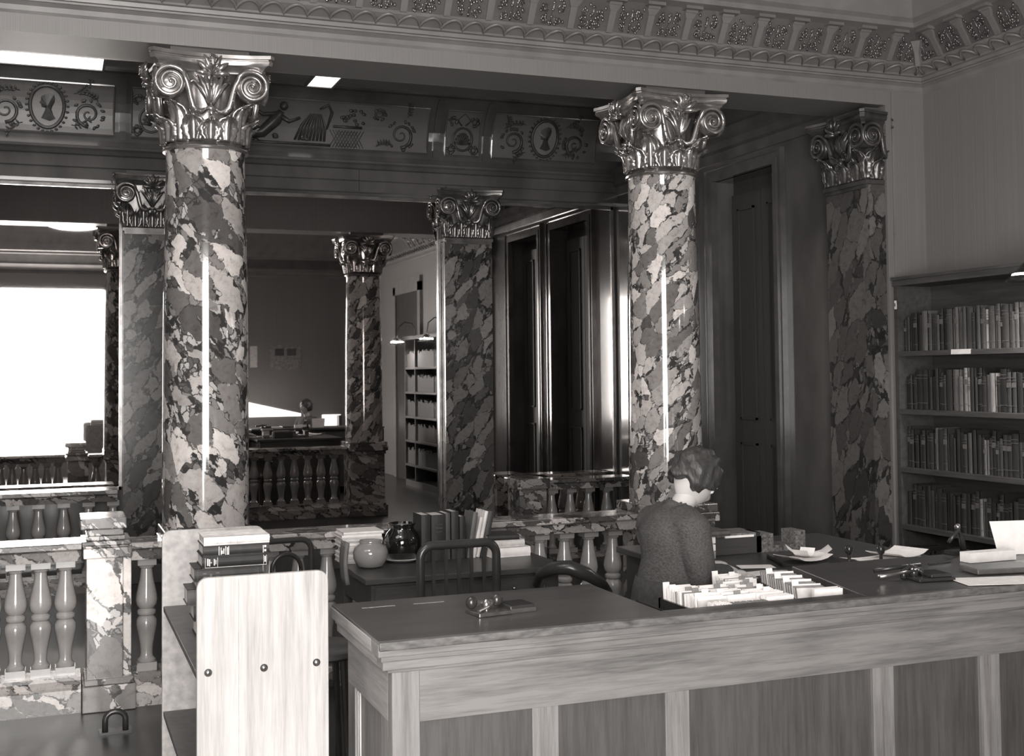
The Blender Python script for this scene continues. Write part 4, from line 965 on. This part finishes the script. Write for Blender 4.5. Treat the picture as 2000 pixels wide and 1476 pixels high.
# ================= THINGS ON THE COUNTER =================
ZT=1.0212
t=thing('date_stamp','metal date stamp with two black wheels and an ink pad box on the counter','stamp',(1.385,-3.37,ZT),.12)
MB().box(-.085,-.06,0,.035,.05,.012).build('base_plate',Mt['steel'],t,bev=.002)
MB().box(.035,-.05,0,.13,.05,.024).build('pad_box',Mt['black'],t,bev=.003); MB().box(.035,-.052,0,.13,-.048,.014).build('pad_edge',Mt['steel'],t)
for sx in (-.075,.02): MB().sphere((sx,.02,.036),(.020,.018,.022),14,10).build('wheel',Mt['black'],t,smooth='all')
MB().tube([(-.07,.02,.032),(.02,.02,.032)],.008,8).build('axle',Mt['steel'],t); MB().lathe([(.012,0),(.014,.02),(.008,.03),(.003,.034)],12,(-.03,0,.012)).build('boss',Mt['steel'],t,smooth=True)
MB().tube([(-.08,-.04,.016),(-.03,-.01,.022),(-.01,.0,.03)],.006,8).build('lever',Mt['steel'],t)
t=thing('ticket_punch','black iron punch with long chrome lever on the right counter top','punch',(3.06,-3.42,ZT),-.12)
MB().box(-.02,-.075,0,.135,.06,.012).build('base_plate',Mt['black'],t,bev=.004)
MB().box(.04,-.06,.012,.13,.05,.024).build('pad',Mt['black'],t,bev=.004)
MB().tube([(-.16,-.03,.022),(-.08,-.015,.026),(.02,.0,.034)],[.009,.006,.006],8).build('lever',Mt['steel'],t,smooth='all')
MB().tube([(-.12,.075,.028),(-.04,.06,.036),(.06,.04,.044)],[.011,.008,.008],8).build('arm',Mt['black'],t,smooth='all')
m=MB(); m.tube([(-.04,.0,.004),(-.035,.01,.03),(.0,.02,.045),(.04,.01,.03),(.05,0,.01)],.010,8); m.lathe([(.016,0),(.018,.03),(.010,.045)],12,(.01,.01,.0)); m.build('bracket',Mt['black'],t,smooth='all')
for k in range(4): MB().sphere((-.01+.018*k,-.01+.008*k,.040-.004*k),.006,8,6).build('rivet',Mt['steel'],t)
t=thing('blotter_pad','thick worn ink pad by the right edge of the counter','pad',(3.47,-3.40,ZT),-.15); MB().box(-.12,-.07,0,.16,.06,.022).build('pad',Mt['shelf'],t,bev=.005)
sheet(3.31,-3.58,ZT+.001,.30,.16,-.25,'white sheet lying at the counter edge in the lower right'); 
t=thing('card_stack','white card pack standing behind the ink pad at the right edge','card pack',(3.64,-3.18,ZT)); MB().box(-.12,-.03,0,.12,.03,.04).build('cards',Mt['paper'],t)
t=thing('notice_card','upright white notice card at the right edge of the counter','card',(3.86,-3.10,ZT),-.2); MB().add([(-.08,0,0),(.12,0,0),(.12,.03,.14),(-.10,.03,.14)],[(0,1,2,3)]).build('card',Mt['paper'],t,thick=.002)
t=thing('stapling_press','small black press with bright knob behind the white card pack','press',(3.66,-2.98,ZT)); MB().box(-.05,-.03,0,.05,.03,.015).build('base',Mt['black'],t); MB().tube([(.03,0,.01),(.02,0,.07),(.0,0,.10),(-.05,0,.05)],[.014,.012,.011,.008],8).build('arm',Mt['black'],t,smooth='all'); MB().sphere((0,0,.115),.014,10,8).build('knob',Mt['steel'],t,smooth='all')
tag(MB().tube([(0,0,0),(.13,.02,0)],.0035,6).build('pencil',Mt['black'],loc=(3.34,-3.17,ZT+.003)),'thin black pencil lying behind the punch','pencil')
# ================= PEOPLE =================
def skinmesh(verts,edges,radii,levels=2,vox=0):
    me=bpy.data.meshes.new('tmp'); me.from_pydata(verts,edges,[]); o=bpy.data.objects.new('tmp',me); COL.objects.link(o)
    bpy.context.view_layer.objects.active=o
    md=o.modifiers.new('skin','SKIN'); 
    for i,r in enumerate(radii):
        sv=me.skin_vertices[0].data[i]; sv.radius=(r if isinstance(r,tuple) else (r,r)); sv.use_root=(i==0)
    s=o.modifiers.new('sub','SUBSURF'); s.levels=levels
    if vox:
        q=o.modifiers.new('r','REMESH'); q.mode='VOXEL'; q.voxel_size=vox
        q=o.modifiers.new('sm','SMOOTH'); q.iterations=6; q.factor=.5
    dg=bpy.context.evaluated_depsgraph_get(); e=o.evaluated_get(dg); m2=e.to_mesh()
    v=[tuple(q.co) for q in m2.vertices]; f=[tuple(p.vertices) for p in m2.polygons]; e.to_mesh_clear(); bpy.data.objects.remove(o); return v,f
def hand(Mh,side):
    V=[(0,0,0),(.045,0,0),(.085,0,0)]; E=[(0,1),(1,2)]; R=[(.022,.013),(.033,.013),(.034,.011)]
    out=[skinmesh(V,E,[.019,.026,.022],1)]
    for k,(yy,L) in enumerate(((-.027,.068),(-.009,.078),(.009,.073),(.026,.058))):
        c=.35; pts=[(.06,yy*.8,0),(.088,yy,.002),(.088+L*.45,yy*1.05,-.008),(.088+L*.78,yy*1.05,-.022),(.088+L,yy*1.0,-.040)]
        out.append(skinmesh(pts,[(i,i+1) for i in range(4)],[.010,.0095,.0085,.0078,.006],1))
    sy=-side; pts=[(.015,sy*.02,0),(.04,sy*.042,-.006),(.066,sy*.054,-.014),(.088,sy*.054,-.024)]
    out.append(skinmesh(pts,[(0,1),(1,2),(2,3)],[.013,.0115,.010,.007],1))
    v=[];f=[]
    for a,b in out:
        n=len(v); v+=[tuple(Mh@Vector(q)) for q in a]; f+=[tuple(i+n for i in q) for q in b]
    return v,f
def head_mb():
    m=MB(); nU,nV=40,30
    def g(x,s): return math.exp(-(x*x)/(2*s*s))
    v=[];f=[]
    for j in range(nV+1):
        ph=PI*j/nV
        for k in range(nU):
            th=2*PI*k/nU; d=Vector((math.sin(ph)*math.cos(th),math.sin(ph)*math.sin(th),math.cos(ph)))
            x,y,z=d.x*.097,d.y*.076,d.z*.118
            if z<0: y*=1-.28*(-z/.118)**1.3; x=x*(1-.12*(-z/.118)) + .014*(-z/.118)
            if d.x>0:
                x+=.024*g(y,.010)*g(z+.018,.018)*(1 if z<.0 else .8)
                x+=.006*g(y,.018)*g(z+.058,.009)
                x+=.008*g(y,.02)*g(z+.098,.016)
                x-=.010*(g(y-.032,.013)+g(y+.032,.013))*g(z-.006,.012)
                x+=.004*g(z-.030,.010)*g(y,.05)
            else: x*=1.05
            v.append((x,y,z))
    for j in range(nV):
        for k in range(nU): f.append((j*nU+k,(j+1)*nU+k,(j+1)*nU+(k+1)%nU,j*nU+(k+1)%nU))
    m.add(v,f)
    for sy in (-1,1): m.sphere((-.004,sy*.077,-.012),(.017,.008,.030),10,8)
    return m
def hair_mb(seed,nape=-.055):
    m=MB(); nU,nV=56,36; v=[];f=[]
    for j in range(nV+1):
        ph=PI*j/nV*.80
        for k in range(nU):
            th=2*PI*k/nU; d=Vector((math.sin(ph)*math.cos(th),math.sin(ph)*math.sin(th),math.cos(ph)))
            fr=max(0,d.x)
            x,y,z=d.x*.112-.010,d.y*.092,d.z*.128+.006
            if d.x>.25: # lift the hairline over the face
                lim=.055-.05*(abs(d.y)/.9)**2*1.6
                if z<lim: z=lim+(z-lim)*.12; x=min(x,.088*math.sqrt(max(.05,1-(y/.095)**2)))
            z=max(z,nape+.01*math.sin(th*5))
            nn=noise.noise(Vector((x*30+seed,y*30,z*26)))*.011+noise.noise(Vector((x*75,y*75+seed,z*60)))*.006
            q=Vector((x,y,z)); q+=q.normalized()*(nn*1.35+.006); v.append(tuple(q))
    for j in range(nV):
        for k in range(nU): f.append((j*nU+k,(j+1)*nU+k,(j+1)*nU+(k+1)%nU,j*nU+(k+1)%nU))
    m.add(v,f); return m
def person(loc,rz,label,J,headM,hands,handM,seed):
    """J: joints in local space, +x is the way the person faces"""
    t=thing('person',label,'person',loc,rz)
    names_=['pelvis','waist','chest','neck0','neck1','shL','elL','wrL','shR','elR','wrR','hipL','knL','anL','toeL','hipR','knR','anR','toeR']
    V=[J[n] for n in names_]; ix={n:i for i,n in enumerate(names_)}
    E=[('pelvis','waist'),('waist','chest'),('chest','neck0'),('neck0','neck1'),('chest','shL'),('shL','elL'),('elL','wrL'),('chest','shR'),('shR','elR'),('elR','wrR'),('pelvis','hipL'),('hipL','knL'),('knL','anL'),('anL','toeL'),('pelvis','hipR'),('hipR','knR'),('knR','anR'),('anR','toeR')]
    Rr={'pelvis':(.13,.15),'waist':(.105,.125),'chest':(.115,.14),'neck0':.055,'neck1':.05,'shL':.056,'shR':.056,'elL':.040,'elR':.040,'wrL':.024,'wrR':.024,'hipL':.085,'hipR':.085,'knL':.055,'knR':.055,'anL':.036,'anR':.036,'toeL':.03,'toeR':.03}
    bb=MB(); Jv={n:Vector(J[n]) for n in names_}
    up_=Jv['chest']+(Jv['neck0']-Jv['chest'])*.55
    bb.tube([Jv['pelvis']-Vector((0,0,.13)),Jv['pelvis'],Jv['waist'],Jv['chest'],up_,Jv['neck0']],[.14,.165,.135,.160,.135,.06],20,flat=.70)
    bb.tube([Jv['neck0']-Vector((0,0,.05)),Jv['neck0'],Jv['neck1'],Jv['neck1']+(Jv['neck1']-Jv['neck0']).normalized()*.04],[.07,.054,.050,.05],14)
    for q in 'LR':
        bb.tube([up_*.6+Jv['sh'+q]*.4,Jv['sh'+q]],[.075,.062],12); bb.sphere(Jv['sh'+q],.063,12,8)
        a,b_,c=Jv['sh'+q],Jv['el'+q],Jv['wr'+q]
        bb.tube([a,a.lerp(b_,.5),b_],[.058,.050,.042],12); bb.sphere(b_,.043,12,8); bb.tube([b_,b_.lerp(c,.35),c],[.042,.040,.025],12); bb.sphere(c,.026,10,8)
        a,b_,c,d_=Jv['hip'+q],Jv['kn'+q],Jv['an'+q],Jv['toe'+q]
        bb.sphere(a,.095,12,8); bb.tube([a,a.lerp(b_,.5),b_],[.095,.078,.058],14); bb.sphere(b_,.058,12,8); bb.tube([b_,b_.lerp(c,.35),c],[.056,.055,.036],12); bb.sphere(c,.038,10,8); bb.tube([c+Vector((-.03,0,-.03)),d_],[.038,.028],10)
    me=bb.mesh('tmp',None); o=bpy.data.objects.new('tmp',me); COL.objects.link(o)
    q=o.modifiers.new('r','REMESH'); q.mode='VOXEL'; q.voxel_size=.013
    q=o.modifiers.new('sm','SMOOTH'); q.iterations=7; q.factor=.5
    dg=bpy.context.evaluated_depsgraph_get(); e=o.evaluated_get(dg); m2=e.to_mesh()
    v=[tuple(q.co) for q in m2.vertices]; f=[tuple(p.vertices) for p in m2.polygons]; e.to_mesh_clear(); bpy.data.objects.remove(o)
    body=MB()
    nk_=Vector(J['neck0']); wr_=[Vector(J['wrL']),Vector(J['wrR'])]
    tm=MB().add(v,f).mesh('tmp',None); vin=[]
    for q in tm.vertices:
        c=q.co; inside=min((c-a).length for a in wr_)>.09 and (c-nk_).length>.07 and c.z<J['neck0'][2]-.0 and c.z>J['pelvis'][2]-.08
        vin.append(tuple(c-(q.normal*.008 if inside else Vector()))) 
    fb=[tuple(p.vertices) for p in tm.polygons]; body.add(vin,fb); bpy.data.meshes.remove(tm)
    for k,s in ((0,1),(1,-1)):
        a,b=hand(handM[k],s); body.add(a,b)
    body.build('body',Mt['skin'],t,smooth='all')
    # garments: offset copies of the body surface
    import bmesh as _b
    def garment(name,keep,off,mat):
        me=bpy.data.meshes.new(name); me.from_pydata(v,[],f); b=_b.new(); b.from_mesh(me); _b.ops.recalc_face_normals(b,faces=b.faces)
        rem=[fc for fc in b.faces if not keep(fc.calc_center_median())]; _b.ops.delete(b,geom=rem,context='FACES'); b.normal_update()
        for q in b.verts: q.co+=q.normal*off
        b.to_mesh(me); b.free(); me.materials.append(mat); me.polygons.foreach_set('use_smooth',[True]*len(me.polygons))
        o=bpy.data.objects.new(name,me); COL.objects.link(o); o.parent=t; q=o.modifiers.new('s','SOLIDIFY'); q.thickness=.006; q.offset=1
    nk=Vector(J['neck0']); w0=Vector(J['wrL']); w1=Vector(J['wrR']); pz=J['pelvis'][2]; nd=(Vector(J['neck1'])-nk).normalized()
    garment('sweater',lambda c:(c-w0).length>.06 and (c-w1).length>.06 and c.z>pz-.10 and (c-nk).dot(nd)<.012,.012,Mt['knit'])
    hx,hy=J['pelvis'][0],J['pelvis'][1]
    sk=MB(); sk.lathe([(.235,.40),(.225,.55),(.205,.75),(.185,pz-.0),(.165,pz+.06)],28,cap=False); sk.v=[(hx*.6+q[0]*.8+ (hx*.4)*(q[2]/pz),hy+q[1]*1.0,q[2]) for q in sk.v]
    sk.build('skirt',Mt['skirt'],t,smooth='all',thick=.006)
    for s in ('L','R'):
        a=Vector(J['an'+s]); b=Vector(J['toe'+s]); MB().tube([a+Vector((-.05,0,-.045)),a+Vector((.02,0,-.035)),b+Vector((0,0,.0)),b+Vector((.05,0,-.012))],[.034,.042,.04,.02],10,flat=.9).build('shoe',Mt['black'],t,smooth='all')
    hd=head_mb(); hd.v=[tuple(headM@Vector(q)) for q in hd.v]; ho=hd.build('head',Mt['skin'],t,smooth='all')
    hr=hair_mb(seed); hr.v=[tuple(headM@Vector(q)) for q in hr.v]; hr.build('hair',Mt['hair'],ho,smooth='all')
    for sy in (-1,1):
        e=MB().sphere((.079,sy*.032,.004),.0125,10,8); e.v=[tuple(headM@Vector(q)) for q in e.v]; e.build('eye',Mt['paper'],ho,smooth='all')
        e=MB().sphere((.0895,sy*.032,.002),.0045,8,6); e.v=[tuple(headM@Vector(q)) for q in e.v]; e.build('iris',Mt['black'],ho)
        e=MB().tube([(.098,sy*.014,.026),(.096,sy*.032,.031),(.086,sy*.048,.026)],.003,5); e.v=[tuple(headM@Vector(q)) for q in e.v]; e.build('eyebrow',Mt['hair'],ho)
    e=MB().tube([(.094,-.02,-.052),(.105,-.008,-.051),(.107,0,-.053),(.105,.008,-.051),(.094,.02,-.052)],[.002,.004,.004,.004,.002],6); e.v=[tuple(headM@Vector(q)) for q in e.v]; e.build('mouth',greymat('lips',.16),ho)
    return t
J=dict(pelvis=(-.03,0,.90),waist=(-.02,0,1.03),chest=(-.015,0,1.13),neck0=(.02,0,1.235),neck1=(.06,0,1.285),
 shL=(-.01,.15,1.165),elL=(.04,.19,.99),wrL=(.27,.13,.97),shR=(-.01,-.15,1.165),elR=(.01,-.185,.975),wrR=(.22,-.10,.965),
 hipL=(-.03,.09,.84),knL=(.0,.09,.47),anL=(-.03,.09,.09),toeL=(.10,.11,.035),hipR=(-.03,-.09,.84),knR=(.01,-.09,.47),anR=(-.02,-.09,.09),toeR=(.11,-.11,.035))
HM=Matrix.Translation((.105,0,1.362))@Matrix.Rotation(math.radians(44),4,'Y')@Matrix.Rotation(.0,4,'Z')
def hm(p,rz,pitch): return Matrix.Translation(p)@Matrix.Rotation(rz,4,'Z')@Matrix.Rotation(pitch,4,'Y')
person((2.455,-2.66,0),.08,'woman with dark wavy hair in a dark knitted sweater, head bowed behind the counter',J,HM,None,[hm((.27,.13,.97),-.25,.2),hm((.22,-.10,.965),.15,.2)],3.0)
dz=-.30
J2=dict(pelvis=(0,0,.95+dz),waist=(0,0,1.09+dz),chest=(.01,0,1.27+dz),neck0=(.0,0,1.44+dz),neck1=(.015,0,1.50+dz),
 shL=(0,.17,1.37+dz),elL=(.04,.23,1.12+dz),wrL=(.27,.18,1.06+dz),shR=(0,-.17,1.37+dz),elR=(.04,-.23,1.12+dz),wrR=(.27,-.18,1.06+dz),
 hipL=(.03,.09,.61),knL=(.42,.10,.60),anL=(.40,.10,.12),toeL=(.53,.11,.05),hipR=(.03,-.09,.61),knR=(.42,-.10,.60),anR=(.40,-.10,.12),toeR=(.53,-.11,.05))
pp=person((3.98,-4.5,0),2.6,'person in dark clothes seated, seen only in the middle mirror as a dark round head',J2,Matrix.Translation((.03,0,1.60+dz)),None,[hm((.27,.18,1.06+dz),0,.3),hm((.27,-.18,1.06+dz),0,.3)],9.0)
for c in list(pp.children):
    if c.name.startswith('skirt'): bpy.data.objects.remove(c)
t=thing('stool','plain wooden stool under the seated person, seen only in the mirror','stool',(3.98,-4.5,0))
MB().lathe([(.15,.455),(.16,.465),(.16,.485),(.15,.495)],24).build('seat',Mt['darkwoodx'],t)
for k in range(4):
    a=PI/4+k*PI/2; MB().tube([(.10*math.cos(a),.10*math.sin(a),.46),(.14*math.cos(a),.14*math.sin(a),0)],.014,8).build('leg',Mt['black'],t)
# ---- things of the reading room seen in the mirror ----
for x,z,w_,h,lab,mt in ((3.72,2.0,.14,.42,'white notice on the rear wall, seen in the mirror','paper2'),(4.35,1.95,.62,.50,'pale poster with two dark pictures on the rear wall, seen in the mirror','paperd')):
    t=thing('wall_notice',lab,'poster',(x,YR+.001,z)); MB().box(-w_/2,0,0,w_/2,.008,h).build('sheet',Mt[mt],t)
    if w_>.3:
        for q in (-.12,.12): MB().box(q-.09,.008,.28,q+.09,.01,.42).build('picture',Mt['black'],t)
Mt['dispb']=emis('glowing_display_board',2.0)  # boards glow by themselves, standing for lamp-lit surfaces in the mirror
tt=thing('reading_table','sloping display table with self-glowing white boards by the rear wall, seen in the mirror','table',(4.0,-7.8,0))
MB().prism([(-1.0,1.05),(-1.0,1.45),(.5,1.10),(.5,1.05)],1,-.2,.1).build('display_board',Mt['dispb'],tt)
MB().box(-1.0,-.25,.75,1.3,.25,.80).build('table_top',Mt['darkwoodx'],tt)
for sx in (-.95,1.25): MB().box(sx-.03,-.2,0,sx+.03,.2,1.05).build('leg',Mt['darkwood'],tt)
MB().box(.95,-.1,.80,1.3,.0,1.06).build('display_board',Mt['dispb'],tt)
